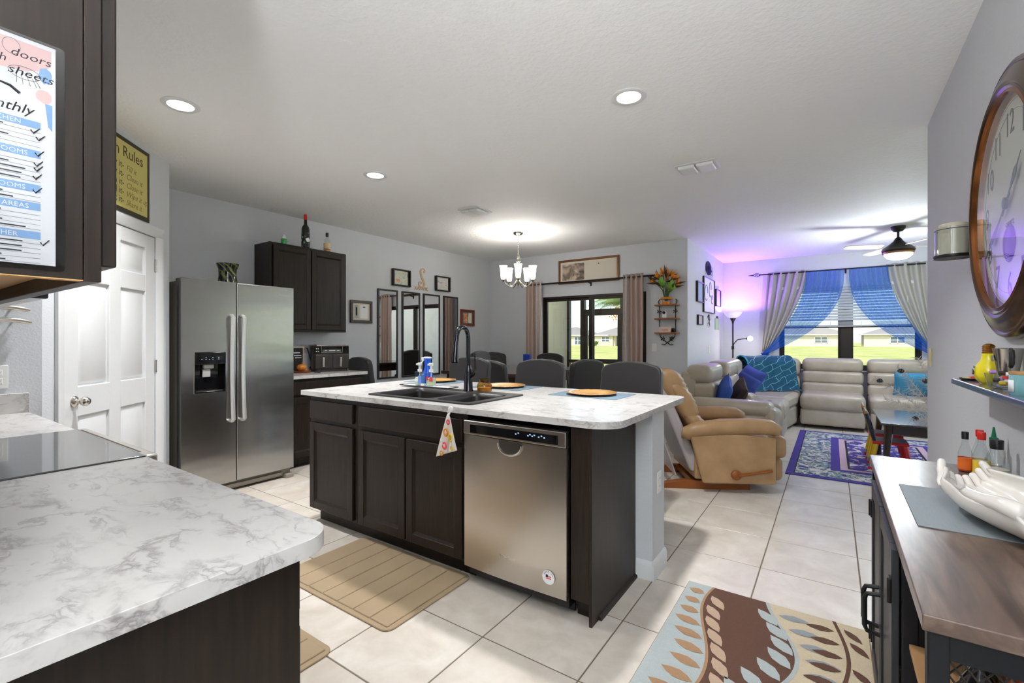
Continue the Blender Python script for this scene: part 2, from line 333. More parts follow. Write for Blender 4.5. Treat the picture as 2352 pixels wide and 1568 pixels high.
# ---- sliding patio door
sd = thing('door_2', 'dark bronze sliding glass patio door on the dining wall', None, ((SX0+SX1)/2, 6.6, 0)); sd['kind'] = 'structure'
obj('door_frame', MB().box(SX0, SX1, 6.575, 6.66, SZ-.035, SZ).box(SX0, SX0+.02, 6.575, 6.66, 0, SZ-.035).box(SX1-.02, SX1, 6.575, 6.66, 0, SZ-.035).box(SX0+.02, SX1-.02, 6.575, 6.66, 0, .03), BRONZE, sd, w=True, bev=.002)
for k, (a, b, y) in enumerate(((SX0+.02, -3.025, 6.635), (-3.09, SX1-.02, 6.595))):
    lp = obj('door_leaf', MB().box(a, a+(.04 if k == 0 else .06), y-.017, y+.017, .03, SZ-.035).box(b-(.06 if k == 0 else .04), b, y-.017, y+.017, .03, SZ-.035).box(a+.04, b-.04, y-.0165, y+.0165, SZ-.075, SZ-.035).box(a+.04, b-.04, y-.0165, y+.0165, .03, .11), BRONZE, sd, w=True, bev=.002)
    obj('pane', MB().box(a+.03, b-.03, y-.003, y+.003, .10, SZ-.07), GLASS, lp, w=True)
obj('door_pull', MB().tube([(-3.07, 6.578, .95), (-3.07, 6.555, .97), (-3.07, 6.555, 1.13), (-3.07, 6.578, 1.15)], .008, 8), BLACK, sd, w=True)
# ---- living room window : two single hung units with a wide dark mullion
wd = thing('window_1', 'dark framed double window behind the blue sheer curtains', None, (.18, 9.16, WZ0)); wd['kind'] = 'structure'
MC = .18
obj('window_frame', MB().box(WX0, WX1, 9.13, 9.22, WZ1-.045, WZ1).box(WX0, WX1, 9.13, 9.22, WZ0, WZ0+.045).box(WX0, WX0+.045, 9.13, 9.22, WZ0+.045, WZ1-.045).box(WX1-.045, WX1, 9.13, 9.22, WZ0+.045, WZ1-.045).box(MC-.07, MC+.07, 9.12, 9.23, WZ0+.045, WZ1-.045), BRONZE, wd, w=True, bev=.002)
for a, b in ((WX0+.045, MC-.07), (MC+.07, WX1-.045)):
    for zz0, zz1, y in ((WZ0+.045, 1.52, 9.16), (1.48, WZ1-.045, 9.195)):
        sa = obj('sash', MB().box(a, b, y-.014, y+.014, zz1-.04, zz1).box(a, b, y-.014, y+.014, zz0, zz0+.04).box(a, a+.03, y-.014, y+.014, zz0+.04, zz1-.04).box(b-.03, b, y-.014, y+.014, zz0+.04, zz1-.04), BRONZE, wd, w=True, bev=.002)
        obj('pane', MB().box(a+.03, b-.03, y-.003, y+.003, zz0+.04, zz1-.04), GLASS, sa, w=True)
obj('window_sill', MB().box(WX0-.02, WX1+.02, 9.06, 9.13, WZ0-.02, WZ0), MARBLE, wd, w=True, bev=.004)
# ---- wide sliding glass door on the unseen side wall of the living room, glazed hall-end door added to let in daylight
s3 = thing('door_3', 'wide sliding glass door on the side wall of the living room', None, (2.66, 6.5, 0)); s3['kind'] = 'structure'
obj('door_frame', MB().box(2.62,2.70,4.6,8.4,2.14,2.2).box(2.62,2.70,4.6,4.66,0,2.14).box(2.62,2.70,8.34,8.4,0,2.14).box(2.62,2.70,4.66,8.34,0,.03), BRONZE, s3, w=True)
for k in range(3):
    a = 4.66+k*1.2267; b = a+1.2267; lp = obj('door_leaf', MB().box(2.64,2.68,a,a+.05,.03,2.14).box(2.64,2.68,b-.05,b,.03,2.14).box(2.64,2.68,a+.05,b-.05,2.08,2.14).box(2.64,2.68,a+.05,b-.05,.03,.11), BRONZE, s3, w=True); obj('pane', MB().box(2.657,2.663,a+.05,b-.05,.11,2.08), GLASS, lp, w=True)
s4 = thing('door_4_added', 'glazed white door added at the hallway end to let in daylight', None, (-.11, -3.05, 0)); s4['kind'] = 'structure'
lp = obj('door_leaf', MB().box(-.62,-.54,-3.07,-3.03,0,2.3).box(.32,.40,-3.07,-3.03,0,2.3).box(-.54,.32,-3.07,-3.03,2.2,2.3).box(-.54,.32,-3.07,-3.03,0,.25), WHITE, s4, w=True); obj('pane', MB().box(-.54,.32,-3.053,-3.047,.25,2.2), GLASS, lp, w=True)
# ------------------------------------------------------------------ outdoors
def m_lawn():
    m = mat('lawn_grass', rough=.9); n, l, p = nodes(m); v = coord(n, l); z = noise(n, l, v, .35, 6); r = ramp(n, l, z, [(.35, s2l((150,158,72))), (.55, s2l((186,182,96))), (.7, s2l((206,190,128)))])
    z2 = noise(n, l, v, 30, 3); l.new(mixc(n, l, mth(n, l, 'MULTIPLY', z2, .35), r.outputs[0], s2l((110,120,50))), p.inputs['Base Color']); return m
LAWN = m_lawn(); STUCCO = mat('stucco', s2l((206,194,168)), .85, bump=.2, bscale=40); ROOF = mat('roof_shingles', s2l((150,142,130)), .9, noise=.2, nscale=3, stretch=(1,1,6)); GREYSTUC = mat('lanai_stucco', s2l((170,168,150)), .85, bump=.15, bscale=50)
SLAB = mat('lanai_slab', s2l((176,168,156)), .8, noise=.15)
struct('ground', MB().box(-260, 260, -260, 260, -.6, -.16), LAWN)
struct('trim_1', MB().box(-5.2, -1.74, 6.69, 9.4, -.3, -.02), SLAB)
wall('wall_lanai', (-5.0, -4.8, 6.69, 9.25, -.05, 2.6)); bpy.data.objects['wall_lanai'].data.materials[0] = GREYSTUC
struct('trim_2', MB().box(-5.2, -1.74, 6.69, 9.6, 2.6, 2.7), GREYSTUC)
sc = thing('screen_enclosure', 'dark bronze screen porch frame with a screen door outside the sliding door', 'porch', (-3.5, 9.15, -.02))
for x in (-4.79, -4.43, -3.53, -2.6, -1.78): obj('post', MB().box(x-.045, x+.045, 9.1, 9.2, -.02, 2.6), BRONZE, sc, w=True)
for a, b, z in ((-4.745, -4.475, .82), (-4.385, -3.575, 1.9), (-3.485, -2.645, .82), (-2.555, -1.825, .82)): obj('rail', MB().box(a, b, 9.12, 9.18, z-.035, z+.035), BRONZE, sc, w=True)
dr = obj('screen_door', MB().box(-4.385, -4.32, 9.12, 9.17, 0, 1.865).box(-3.64, -3.575, 9.12, 9.17, 0, 1.865).box(-4.32, -3.64, 9.12, 9.17, 1.80, 1.865).box(-4.32, -3.64, 9.12, 9.17, .78, .88).box(-4.32, -3.64, 9.12, 9.17, 0, .12), BRONZE, sc, w=True)
WINW = mat('white_window_trim', s2l((240,240,238)), .5); WING = mat('dark_window_glass', s2l((90,100,110)), .1)
def house(loc, w, d, label, wins, lanai=None, peak=4.7, wall_m=STUCCO):
    t = thing('house', label, 'house', loc, 0, 'houses beyond the lawn'); x, y = w/2, d
    obj('house_wall', MB().box(-x, x, 0, y, 0, 2.6), wall_m, t)
    e = .6; rl = max(0, x-y/2)
    rv = [(-x-e,-e,2.55),(x+e,-e,2.55),(x+e,y+e,2.55),(-x-e,y+e,2.55),(-rl,y/2,peak),(rl,y/2,peak)]
    obj('roof', MB().add(rv, [(0,1,5,4),(1,2,5),(2,3,4,5),(3,0,4),(0,3,2,1)]), ROOF, t)
    obj('fascia', MB().box(-x-e, x+e, -e-.05, -e, 2.42, 2.6), WINW, t)
    for (wx, ww, z0, z1) in wins:
        f = obj('window', MB().box(wx-ww/2, wx+ww/2, -.08, 0, z0, z0+.1).box(wx-ww/2, wx+ww/2, -.08, 0, z1-.1, z1).box(wx-ww/2, wx-ww/2+.1, -.08, 0, z0, z1).box(wx+ww/2-.1, wx+ww/2, -.08, 0, z0, z1).box(wx-.05, wx+.05, -.08, 0, z0, z1).box(wx-ww/2, wx+ww/2, -.07, 0, (z0+z1)/2-.04, (z0+z1)/2+.04), WINW, t)
        obj('pane', MB().box(wx-ww/2, wx+ww/2, -.03, -.01, z0, z1), WING, f)
    if lanai:
        a, b = lanai
        for cx in (a, b): obj('column', MB().box(cx-.25, cx+.25, -2.2, -1.7, 0, 2.6), wall_m, t)
        obj('porch_opening', MB().box(a+.3, b-.3, -.05, -.01, 0, 2.3), WING, t)
        obj('porch_roof', MB().add([(a-.8,-2.8,2.5),(b+.8,-2.8,2.5),(b+.8,2,3.3),(a-.8,2,3.3),(a-.8,-2.8,2.3),(b+.8,-2.8,2.3)], [(0,1,2,3),(4,5,1,0)]), ROOF, t)
    return t
house((-54.5, 103, -.16), 11, 10, 'pale house with a low grey hip roof seen left in the sliding door', [(-1.5, 2.0, .9, 2.2), (3.2, 1.8, .2, 2.2)])
house((-40.5, 104, -.16), 14, 11, 'beige house with the tallest grey hip roof seen through the sliding door', [(-4, 2, .9, 2.2)], lanai=(-1.5, 4.5), peak=5.0)
house((-5.5, 120, -.16), 17, 11, 'tan house with a white grid window seen left of the living room window mullion', [(3.6, 2.4, .7, 2.1), (-4.4, 1.8, .9, 2.1)])
house((15.5, 121, -.16), 20, 11, 'tan house with a white grid window seen right of the living room window mullion', [(-4.6, 2.4, .7, 2.1), (4.5, 1.2, .3, 1.5)])
PALM = mat('palm_frond', s2l((120,140,60)), .6, noise=.4, nscale=5); TRUNK = mat('palm_trunk', s2l((130,110,86)), .9, noise=.4, nscale=10); ORG = mat('orange_fruit', s2l((226,140,30)), .5)
def frond(L, droop, az, el, width=.32):
    m = MB(); pts = []
    for k in range(9):
        u = k/8; pts.append((L*u*math.cos(el*(1-u*.4)), 0, L*u*math.sin(el)-droop*u*u*L))
    m.tube(pts, [.015*(1-.8*k/8) for k in range(9)], 4)
    for k in range(2, 34):
        u = k/34; i = min(7, int(u*8)); fu = u*8-i; p = Vector(pts[i]).lerp(Vector(pts[i+1]), fu); q = Vector(pts[i+1])-Vector(pts[i]); q.normalize(); ll = width*2*math.sin(PI*min(1, u*.9+.1))+.06
        for sd_ in (-1, 1):
            tip = p+Vector((q.x*.5, sd_*.8, -.55))*ll; m.add([p, p+q*.035, tip], [(0,1,2)])
    return m.xf(Matrix.Rotation(az, 4, 'Z'))
pt = thing('palm_tree', 'palm tree with drooping fronds and orange fruit hanging above the lawn outside', 'palm', (-7.35, 19.2, -.16))
obj('trunk', MB().tube([(0,0,0),(.05,0,1),(0,.03,2),(.02,0,3.05)], [.17,.13,.12,.14], 10), TRUNK, pt)
for k in range(15):
    f_ = frond(random.uniform(1.5, 2.0), random.uniform(.55, .95), 2*PI*k/15+random.uniform(-.1,.1), random.uniform(.25, .9)); f_.xf(Matrix.Translation((0,0,3.05))); obj('frond', f_, PALM, pt)
for k in range(3):
    m = MB(); a = 2.6+k*.9
    for j in range(26): m.lathe([(0,-.035),(.03,-.018),(.035,0),(.025,.022),(0,.03)], (.35*math.cos(a)+random.gauss(0,.09), .35*math.sin(a)-.25+random.gauss(0,.09), 2.62+random.gauss(0,.12)), 6)
    obj('fruit_cluster', m, ORG, pt)
LEAFY = mat('shrub_leaf', s2l((150,160,60)), .6, noise=.4, nscale=8); LEAFG = mat('hedge_leaf', s2l((104,128,48)), .7, noise=.4, nscale=8)
def shrub(name, label, loc, rx, rz, nl, m_, ls=.12):
    t = thing(name, label, 'shrub', loc); m = MB()
    for k in range(nl):
        a, b, r = random.uniform(0,2*PI), random.uniform(0,1), random.uniform(.4,1)
        p = Vector((rx*r*math.cos(a)*math.sqrt(1-b*b*.6), rx*r*math.sin(a)*math.sqrt(1-b*b*.6), rz*(.25+.75*b*r))); d = Vector((random.gauss(0,1), random.gauss(0,1), random.gauss(.3,1))).normalized(); e = d.orthogonal()*.35
        m.add([p, p+(d+e)*ls*.5, p+d*ls, p+(d-e)*ls*.5], [(0,1,2,3)])
    obj('foliage', m, m_, t, kind='stuff')
    st = MB()
    for k in range(5): st.tube([(0,0,0), (rx*.4*math.cos(k*1.3), rx*.4*math.sin(k*1.3), rz*.8)], [.03,.012], 5)
    obj('stems', st, TRUNK, t); return t
shrub('flowering_shrub', 'yellow green leafy shrub beside the screen door post outside', (-5.05, 14.0, -.16), .42, 1.25, 420, LEAFY, .16)
shrub('round_shrub', 'small round green bush in front of the leftmost far house', (-56.5, 99, -.16), 1.2, 1.3, 300, LEAFG, .4)
shrub('round_shrub', 'small dark bush under the porch of the tall roofed house', (-45.5, 100, -.16), .9, 1.0, 260, LEAFG, .4)
# ------------------------------------------------------------------ kitchen helpers
def rrect(x0, x1, y0, y1, r, n=6):
    rs = r if isinstance(r, (list, tuple)) else [r]*4; out = []      # corners: (x1,y1),(x0,y1),(x0,y0),(x1,y0)
    for (cx, cy, a0), q in zip(((x1,y1,0),(x0,y1,PI/2),(x0,y0,PI),(x1,y0,1.5*PI)), rs):
        sx = 1 if cx == x1 else -1; sy = 1 if cy == y1 else -1
        if q < 1e-4: out.append((cx, cy)); continue
        for k in range(n+1): a = a0+PI/2*k/n; out.append((cx-sx*q+q*math.cos(a), cy-sy*q+q*math.sin(a)))
    return out
def holed(outer, holes, z0, z1):
    bm = bmesh.new(); eds = []
    for lp in [outer]+holes:
        vs = [bm.verts.new((x, y, z1)) for x, y in lp]; eds += [bm.edges.new((vs[i], vs[(i+1) % len(vs)])) for i in range(len(vs))]
    bmesh.ops.triangle_fill(bm, use_beauty=True, use_dissolve=False, edges=eds)
    fs = list(bm.faces); r = bmesh.ops.extrude_face_region(bm, geom=fs); 
    for g in r['geom']:
        if isinstance(g, bmesh.types.BMVert): g.co.z = z0
    bm.verts.index_update(); m = MB().add([tuple(v.co) for v in bm.verts], [[v.index for v in f.verts] for f in bm.faces]); bm.free(); return m
def cab_door(par, x0, x1, z0, z1, y=0, t=.02, fw=.052, name='door', matr=None, label=None):
    matr = matr or ESP
    m = MB().box(x0, x0+fw, y-t, y, z0, z1).box(x1-fw, x1, y-t, y, z0, z1).box(x0+fw, x1-fw, y-t, y, z0, z0+fw).box(x0+fw, x1-fw, y-t, y, z1-fw, z1)
    d = obj(name, m, matr, par, bev=.003, label=label)
    a, b, c, e, s = x0+fw, x1-fw, z0+fw, z1-fw, .014
    pv = [(a,y-t+.004,c),(b,y-t+.004,c),(b,y-t+.004,e),(a,y-t+.004,e),(a+s,y-t+.013,c+s),(b-s,y-t+.013,c+s),(b-s,y-t+.013,e-s),(a+s,y-t+.013,e-s)]
    obj('door_panel', MB().add(pv, [(0,1,5,4),(1,2,6,5),(2,3,7,6),(3,0,4,7),(4,5,6,7)]), matr, d, ang=20); return d
def drawer(par, x0, x1, z0, z1, y=0, t=.02, name='drawer_front'):
    return obj(name, MB().rbox(x0, x1, y-t, y, z0, z1, .005, 2), ESP, par)
# ------------------------------------------------------------------ island
IZ = .926; IT = .032; IU = IZ-IT
top = obj('island_countertop', holed(rrect(-3.135, -.762, 1.875, 3.07, [.07, .03, .02, .13]), [rrect(-2.48, -1.66, 1.99, 2.49, .04)], IU, IZ), MARBLE, bev=.003)
tag(top, 'white veined marble-look island countertop with a cut-out for the black sink', 'countertop')
u1 = thing('base_cabinet', 'narrow dark base cabinet with one drawer at the left end of the island', 'cabinet', (-3.04, 1.905, 0), 0, 'dark island cabinets')
def carcass(par, w, d, z0, z1, kick=.10, kr=.07):
    obj('cabinet_body', MB().box(0, w, .0, d, kick, z1), ESP, par, bev=.002)
    obj('toe_kick', MB().box(0.005, w, kr, kr+.015, 0, kick), ESP, par); obj('plinth', MB().box(.005, .02, kr+.015, d, 0, kick).box(w-.015, w, kr+.015, d, 0, kick), ESP, par)
carcass(u1, .52, .55, 0, IU); drawer(u1, .012, .490, .738, .862); cab_door(u1, .012, .490, .112, .708)
u2 = thing('base_cabinet', 'wide dark sink base cabinet with false front and two doors in the island', 'cabinet', (-2.52, 1.905, 0), 0, 'dark island cabinets')
obj('cabinet_body', MB().box(0, .92, 0, .02, .10, IU).box(0, .02, .02, .55, .10, IU).box(.9, .92, .02, .55, .10, IU).box(.02, .9, .53, .55, .10, IU).box(.02, .9, .02, .53, .10, .12), ESP, u2, bev=.002)
obj('toe_kick', MB().box(0, .92, .07, .085, 0, .1), ESP, u2); obj('plinth', MB().box(0, .015, .085, .55, 0, .1).box(.905, .92, .085, .55, 0, .1), ESP, u2)
drawer(u2, .03, .893, .738, .862, name='false_front'); cab_door(u2, .03, .455, .112, .708); cab_door(u2, .468, .893, .112, .708)
# dishwasher
dw = thing('dishwasher', 'stainless steel dishwasher with pocket handle and a round flag sticker', 'dishwasher', (-1.597, 1.88, 0))
obj('tub', MB().box(.01, .6, .03, .57, .05, .865), BLACK, dw); obj('toe_panel', MB().box(.005, .60, .09, .10, .01, .11), BLACK, dw)
def bow(u, v):  # gently bowed door skin
    x = .605*u; return (x, -.004-.008*math.sin(PI*u), .10+.69*v)
dd = obj('door', MB().grid(bow, 16, 4).box(0, .605, -.003, .03, .10, .79), STEELD, dw)
obj('control_strip', MB().rbox(0, .605, -.012, .03, .793, .865, .004), STEELD, dw)
cpan = obj('display_panel', MB().rbox(.045, .565, -.0135, -.01, .803, .848, .003), GLOSSB, dw)
LED = mat('pale_display', s2l((150,170,190)), .4, emit=s2l((150,180,210)), es=.35)
mm = MB()
for k, xx in enumerate((.33, .345, .40, .412, .424, .436, .46, .475, .49)): mm.box(xx, xx+.008, -.0142, -.0135, .826+(.006 if k % 2 else 0), .832+(.006 if k % 2 else 0))
obj('indicator_lights', mm, LED, cpan)
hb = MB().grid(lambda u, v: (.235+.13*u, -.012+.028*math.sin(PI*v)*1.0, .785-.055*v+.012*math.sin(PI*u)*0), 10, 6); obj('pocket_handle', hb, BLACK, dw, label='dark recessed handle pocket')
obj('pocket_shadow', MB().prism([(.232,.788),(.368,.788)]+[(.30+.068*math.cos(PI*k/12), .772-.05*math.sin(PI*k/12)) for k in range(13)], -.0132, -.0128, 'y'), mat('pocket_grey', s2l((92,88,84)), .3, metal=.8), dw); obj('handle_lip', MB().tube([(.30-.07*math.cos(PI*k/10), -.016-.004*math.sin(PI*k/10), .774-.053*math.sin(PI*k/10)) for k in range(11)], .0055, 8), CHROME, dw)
text('Whirlpool', .022, CHROME, frame_mat((.235, -.0125, .205), (1,0,0), (0,0,1)) , dw, w=False, bold=.0006)
sk = obj('sticker', MB().lathe([(.033,0),(.033,.0008),(0,.0008)], n=28).xf(frame_mat((.515, -.0105, .185), (1,0,0), (0,0,1)) ), PAPER, dw, label='round white flag sticker')
def arc_text(s, r, size, M, par, a0=150, a1=30):
    for i, ch in enumerate(s):
        a = math.radians(a0+(a1-a0)*i/(len(s)-1)); text(ch, size, INK, M @ Matrix.Translation((r*math.cos(a), r*math.sin(a), 0)) @ Matrix.Rotation(a-PI/2, 4, 'Z'), par, w=False, align='CENTER', ext=.0003)
SM = frame_mat((.515, -.0116, .185), (1,0,0), (0,0,1))
arc_text('AMERICA', .0225, .0095, SM, sk)
obj('flag_print', MB().box(-.014,.014,.002,.006,0,.0004).box(-.014,.014,-.007,-.003,0,.0004).xf(SM), RED, sk); obj('flag_canton', MB().box(-.014,-.002,-.001,.012,0.0002,.0006).xf(SM), NAVY, sk)
ep = thing('end_panel', 'dark wood end panel closing the island beside the dishwasher', 'panel', (-.93, 2.18, 0))
obj('panel_board', MB().box(-.895, -.88, 1.905, 2.465, .0, IU), ESP, ep, w=True, bev=.002); obj('stile', MB().box(-.985, -.895, 1.905, 1.93, .1, IU), ESP, ep, w=True, bev=.002)
obj('kick_return', MB().box(-.985, -.895, 1.975, 1.99, 0, .1), ESP, ep, w=True); obj('shoe_moulding', MB().prism([(-.88,0),(-.866,0),(-.868,.012),(-.88,.018)], 1.98, 2.465, 'y'), ESP, ep, w=True)
wall('wall_island', (-3.04, -.79, 2.47, 2.68, 0, IU))
bpb = [(0,0),(.013,0),(.013,.075),(.008,.092),(0,.1)]
struct('baseboard_island', MB().prism([(-.79+a, b) for a, b in bpb], 2.457, 2.693, 'y').prism([(2.47-a, b) for a, b in bpb], -.878, -.7901, 'x'), WHITE)
struct('trim_3', MB().box(-.86, -.795, 2.475, 2.66, IU-.03, IU-.0005), WOODL)
def outlet(name, label, M, kind='outlet', mt=PLASTIC, group=None):
    t = thing(name, label, kind); t.matrix_basis = M; t.location = M.to_translation(); t.rotation_euler = M.to_euler()
    tag(t, group=group)
    obj('plate', MB().rbox(-.036, .036, -.058, .058, 0, .006, .004), mt, t)
    if kind == 'switch': obj('rocker', MB().rbox(-.016, .016, -.032, .032, .005, .009, .002), mt, t)
    else:
        for s_ in (-1, 1):
            r_ = obj('socket', MB().rbox(-.016, .016, s_*.021-.014, s_*.021+.014, .005, .008, .003), mt, t); obj('slot', MB().box(-.008,-.006,s_*.021-.003,s_*.021+.005,.0079,.0083).box(.006,.008,s_*.021-.003,s_*.021+.005,.0079,.0083), BLACK, r_)
    return t
outlet('outlet', 'white outlet on the end of the island knee wall', frame_mat((-.79, 2.575, .50), (0,1,0), (0,0,1)))
# sink
SINK = mat('black_granite_sink', s2l((34,32,31)), .38, bump=.05, bscale=300, noise=.15, nscale=200)
sk_ = thing('kitchen_sink', 'black double bowl drop-in sink in the island', 'sink', (-2.07, 2.24, IZ))
obj('rim', holed(rrect(-2.51, -1.63, 1.965, 2.515, .03), [rrect(-2.465, -1.985, 2.0, 2.40, .05), rrect(-1.945, -1.675, 2.0, 2.40, .05)], IZ, IZ+.009), SINK, sk_, w=True, bev=.003)
for x0_, x1_ in ((-2.465, -1.985), (-1.945, -1.675)):
    L = [(0, IZ+.009, .05), (.004, IZ-.02, .05), (.012, IZ-.17, .05), (.035, IZ-.195, .05), (.12, IZ-.2, .02)]; vs = []; k = None; fs = []
    for ins, z, r in L:
        lp = rrect(x0_+ins, x1_-ins, 2.0+ins, 2.40-ins, r); k = len(lp); vs += [(a, b, z) for a, b in lp]
    for i in range(len(L)-1): fs += [(i*k+j, i*k+(j+1) % k, (i+1)*k+(j+1) % k, (i+1)*k+j) for j in range(k)]
    fs.append(tuple((len(L)-1)*k+j for j in range(k))); bo = obj('basin', MB().add(vs, fs), SINK, sk_, w=True, sol=.004)
    obj('drain', MB().lathe([(.042,0),(.042,.004),(.03,.002),(0,.001)], ((x0_+x1_)/2, 2.2, IZ-.197), 20), CHROME, bo, w=True)
# faucet
fa = thing('faucet', 'tall dark gooseneck pull-down faucet behind the sink', 'faucet', (-2.055, 2.455, IZ+.009), math.radians(8))
obj('base', MB().lathe([(.034,0),(.034,.004),(.031,.012),(.027,.12),(.022,.16),(.017,.175)], n=24), DCHROME, fa)
R_ = .072; arc = [(0,0,.14),(0,0,.3)]+[(0, -R_+R_*math.cos(a), .36+R_*math.sin(a)*1.05) for a in [PI*k/14*1.02 for k in range(15)]]
arc += [(0, -2*R_-.008, .33)]
obj('neck', MB().tube(arc, .0155, 14), DCHROME, fa)
obj('spray_head', MB().tube([(0,-2*R_-.008,.345),(0,-2*R_-.012,.30),(0,-2*R_-.020,.235),(0,-2*R_-.022,.205),(0,-2*R_-.022,.2)], [.017,.0185,.023,.026,.022], 16), DCHROME, fa)
obj('lever', MB().tube([(.02,0,.10),(.045,.005,.12),(.052,.006,.16),(.050,.004,.26)], [.017,.013,.008,.005], 10), DCHROME, fa)
# island small things
TRAYB = mat('dark_wire', (.03,.028,.027), .5)
tr = thing('sink_tray', 'thin black and white soap tray behind the sink', 'tray', (-2.50, 2.52, IZ+.0095))
obj('tray_rim', MB().tube([(-.25,-.055,.004),(.25,-.055,.004),(.25,.055,.004),(-.25,.055,.004)], .004, 6, closed=True), TRAYB, tr); obj('tray_mat', MB().rbox(-.246,.246,-.051,.051,0,.004,.0015), PAPER, tr)
LIQ = mat('green_soap', s2l((196,206,170)), .3); PINKP = mat('pink_print', s2l((232,70,80)), .5); BLUEP = mat('blue_print', s2l((110,150,220)), .5)
def pump(x, y, label, prints):
    t = thing('soap_bottle', label, 'bottle', (x, y, IZ+.014), .2, 'bottles behind the sink')
    obj('bottle', MB().rbox(-.034,.034,-.024,.024,0,.105,.008), JARG, t); obj('soap', MB().rbox(-.031,.031,-.021,.021,.003,.06,.006), LIQ, t)
    pu = obj('pump', MB().cyl((0,0,.105),(0,0,.122),.016).cyl((0,0,.122),(0,0,.15),.008).rbox(-.014,.014,-.012,.012,.15,.172,.004).box(-.006,.006,-.04,-.01,.155,.168), PLASTIC, t); obj('dip_tube', MB().cyl((0,0,.01),(0,0,.105),.003,n=6), PLASTIC, pu)
    for nm, a, b, c_, d_, m_ in prints: obj(nm, MB().rbox(a,b,-.0252,-.0243,c_,d_,.001), m_, t)
pump(-2.585, 2.515, 'clear pump soap bottle with blue label, left on the sink tray', [('label_print', .002, .03, .012, .075, BLUEP), ('label_band', -.03, 0, .03, .05, PAPER)])
pump(-2.475, 2.525, 'clear pump soap bottle with red print and pale soap, right on the sink tray', [('label_print', .0, .028, .035, .068, PINKP), ('label_band', -.03, -.012, .045, .07, RED)])
sp = thing('spray_bottle', 'bright blue spray bottle with white trigger behind the soap bottles', 'bottle', (-2.575, 2.59, IZ), .3); BLU = mat('blue_bottle', s2l((30,92,214)), .25)
obj('bottle', MB().lathe([(.04,0),(.042,.01),(.04,.09),(.028,.13),(.022,.16),(.026,.2),(.03,.215)], n=20), BLU, sp)
obj('spray_head', MB().rbox(-.03,.028,-.018,.018,.213,.228,.006).rbox(-.05,-.025,-.012,.012,.2,.224,.005), PLASTIC, sp); obj('trigger', MB().tube([(-.035,0,.205),(-.05,0,.185),(-.066,0,.165)], [.006,.005,.004], 6), PLASTIC, sp)
br = thing('scrub_brush', 'small blue scrub brush standing between the soap bottles', 'brush', (-2.533, 2.50, IZ+.014), .3)
obj('brush_head', MB().rbox(-.014,.014,-.02,.02,0,.018,.006), PAPER, br); obj('brush_handle', MB().rbox(-.012,.012,-.012,.012,.016,.09,.008), mat('steel_blue', s2l((64,110,170)), .3), br)
cj = thing('candle_jar', 'small amber glass candle jar beside the faucet', 'candle', (-1.985, 2.545, IZ), 0)
obj('jar', MB().lathe([(.046,0),(.052,.006),(.053,.045),(.045,.06),(.033,.068),(.033,.08),(.040,.083),(.040,.09)], n=28, cap=False), AMBER, cj); obj('wax', MB().lathe([(0,.004),(.046,.004),(.047,.03),(.0,.03)], n=24), mat('yellow_wax', s2l((222,184,60)), .4), cj); obj('wick', MB().cyl((0,0,.03),(0,0,.045),.0015,n=5), INK, cj)
GOLDW = mat('golden_charger', s2l((206,152,84)), .22, noise=.15, nscale=6, coat=.4); TEAL = mat('blue_placemat', s2l((110,132,146)), .7, noise=.2, nscale=300, stretch=(1,4,1))
for (px, py), nm, n2 in (((-1.296, 2.80), 'golden charger plate nearest the rounded island corner', 'blue grey placemat under the charger nearest the rounded island corner'), ((-2.05, 2.87), 'golden charger plate beside the amber candle jar', 'blue grey placemat under the charger beside the candle jar'), ((-2.79, 2.92), 'golden charger plate behind the sink bottles', 'blue grey placemat under the charger behind the sink bottles')):
    tag(obj('placemat', MB().rbox(px-.235, px+.235, py-.165, py+.175, IZ, IZ+.003, .001), TEAL), n2, 'placemat', 'placemats on the island')
    t = thing('charger_plate', nm, 'plate', (px, py, IZ+.003), 0, 'chargers on the island')
    obj('plate', MB().lathe([(.0,.003),(.085,.003),(.1,.006),(.112,.013),(.158,.018),(.163,.017),(.163,.014),(.112,.008),(.098,0),(0,0)], n=40), GOLDW, t)
ho = thing('towel_hook', 'round white hook stuck on the island counter edge', 'hook', (-1.69, 1.875, .912))
obj('hook_disc', MB().lathe([(.017,0),(.017,.006),(.013,.009),(0,.010)], n=20).xf(Matrix.Rotation(PI/2, 4, 'X')), PLASTIC, ho); obj('hook_arm', MB().tube([(0,-.006,-.01),(0,-.012,-.025),(0,-.02,-.025),(0,-.022,-.018)], .003, 6), PLASTIC, ho)
CLO = mat('cream_cloth', s2l((226,218,210)), .8, bump=.1, bscale=120)
hc = thing('dish_cloth', 'cream dish cloth with orange and yellow fruit rings hanging from the white hook', 'cloth', (-1.69, 1.855, .888))
def cloth(u, v): 
    wv = .012+.105*v**.85; return ((u-.5)*wv*1.0-.004*v+.03*v*(u-.5), -.003-.012*math.sin(u*7+v*2)*v, -.0-.235*v*(1-.22*(u)) )
obj('cloth', MB().grid(cloth, 14, 16), CLO, hc, sol=.002, ang=None); obj('loop', MB().tube([(-.003,0,-.002),(-.004,-.003,.012),(0,-.005,.018),(.004,-.003,.012),(.003,0,-.002)], .0012, 5), CLO, hc)
for u, v, r, m_ in ((.35,.45,.018,ORG),(.75,.62,.018,YEL),(.3,.78,.017,PINKP),(.55,.2,.012,PINKP),(.2,.95,.012,ORG),(.8,.9,.010,YEL)):
    c0 = Vector(cloth(u, v)); mm = MB().tube([c0+Vector((r*.75*math.cos(a), -.004, r*1.0*math.sin(a))) for a in [2*PI*k/14 for k in range(14)]], r*.3, 5, closed=True); obj('ring_print', mm, m_, hc)
MATF = mat('tan_foam_mat', s2l((168,146,116)), .85, noise=.22, nscale=5, bump=.1, bscale=200)
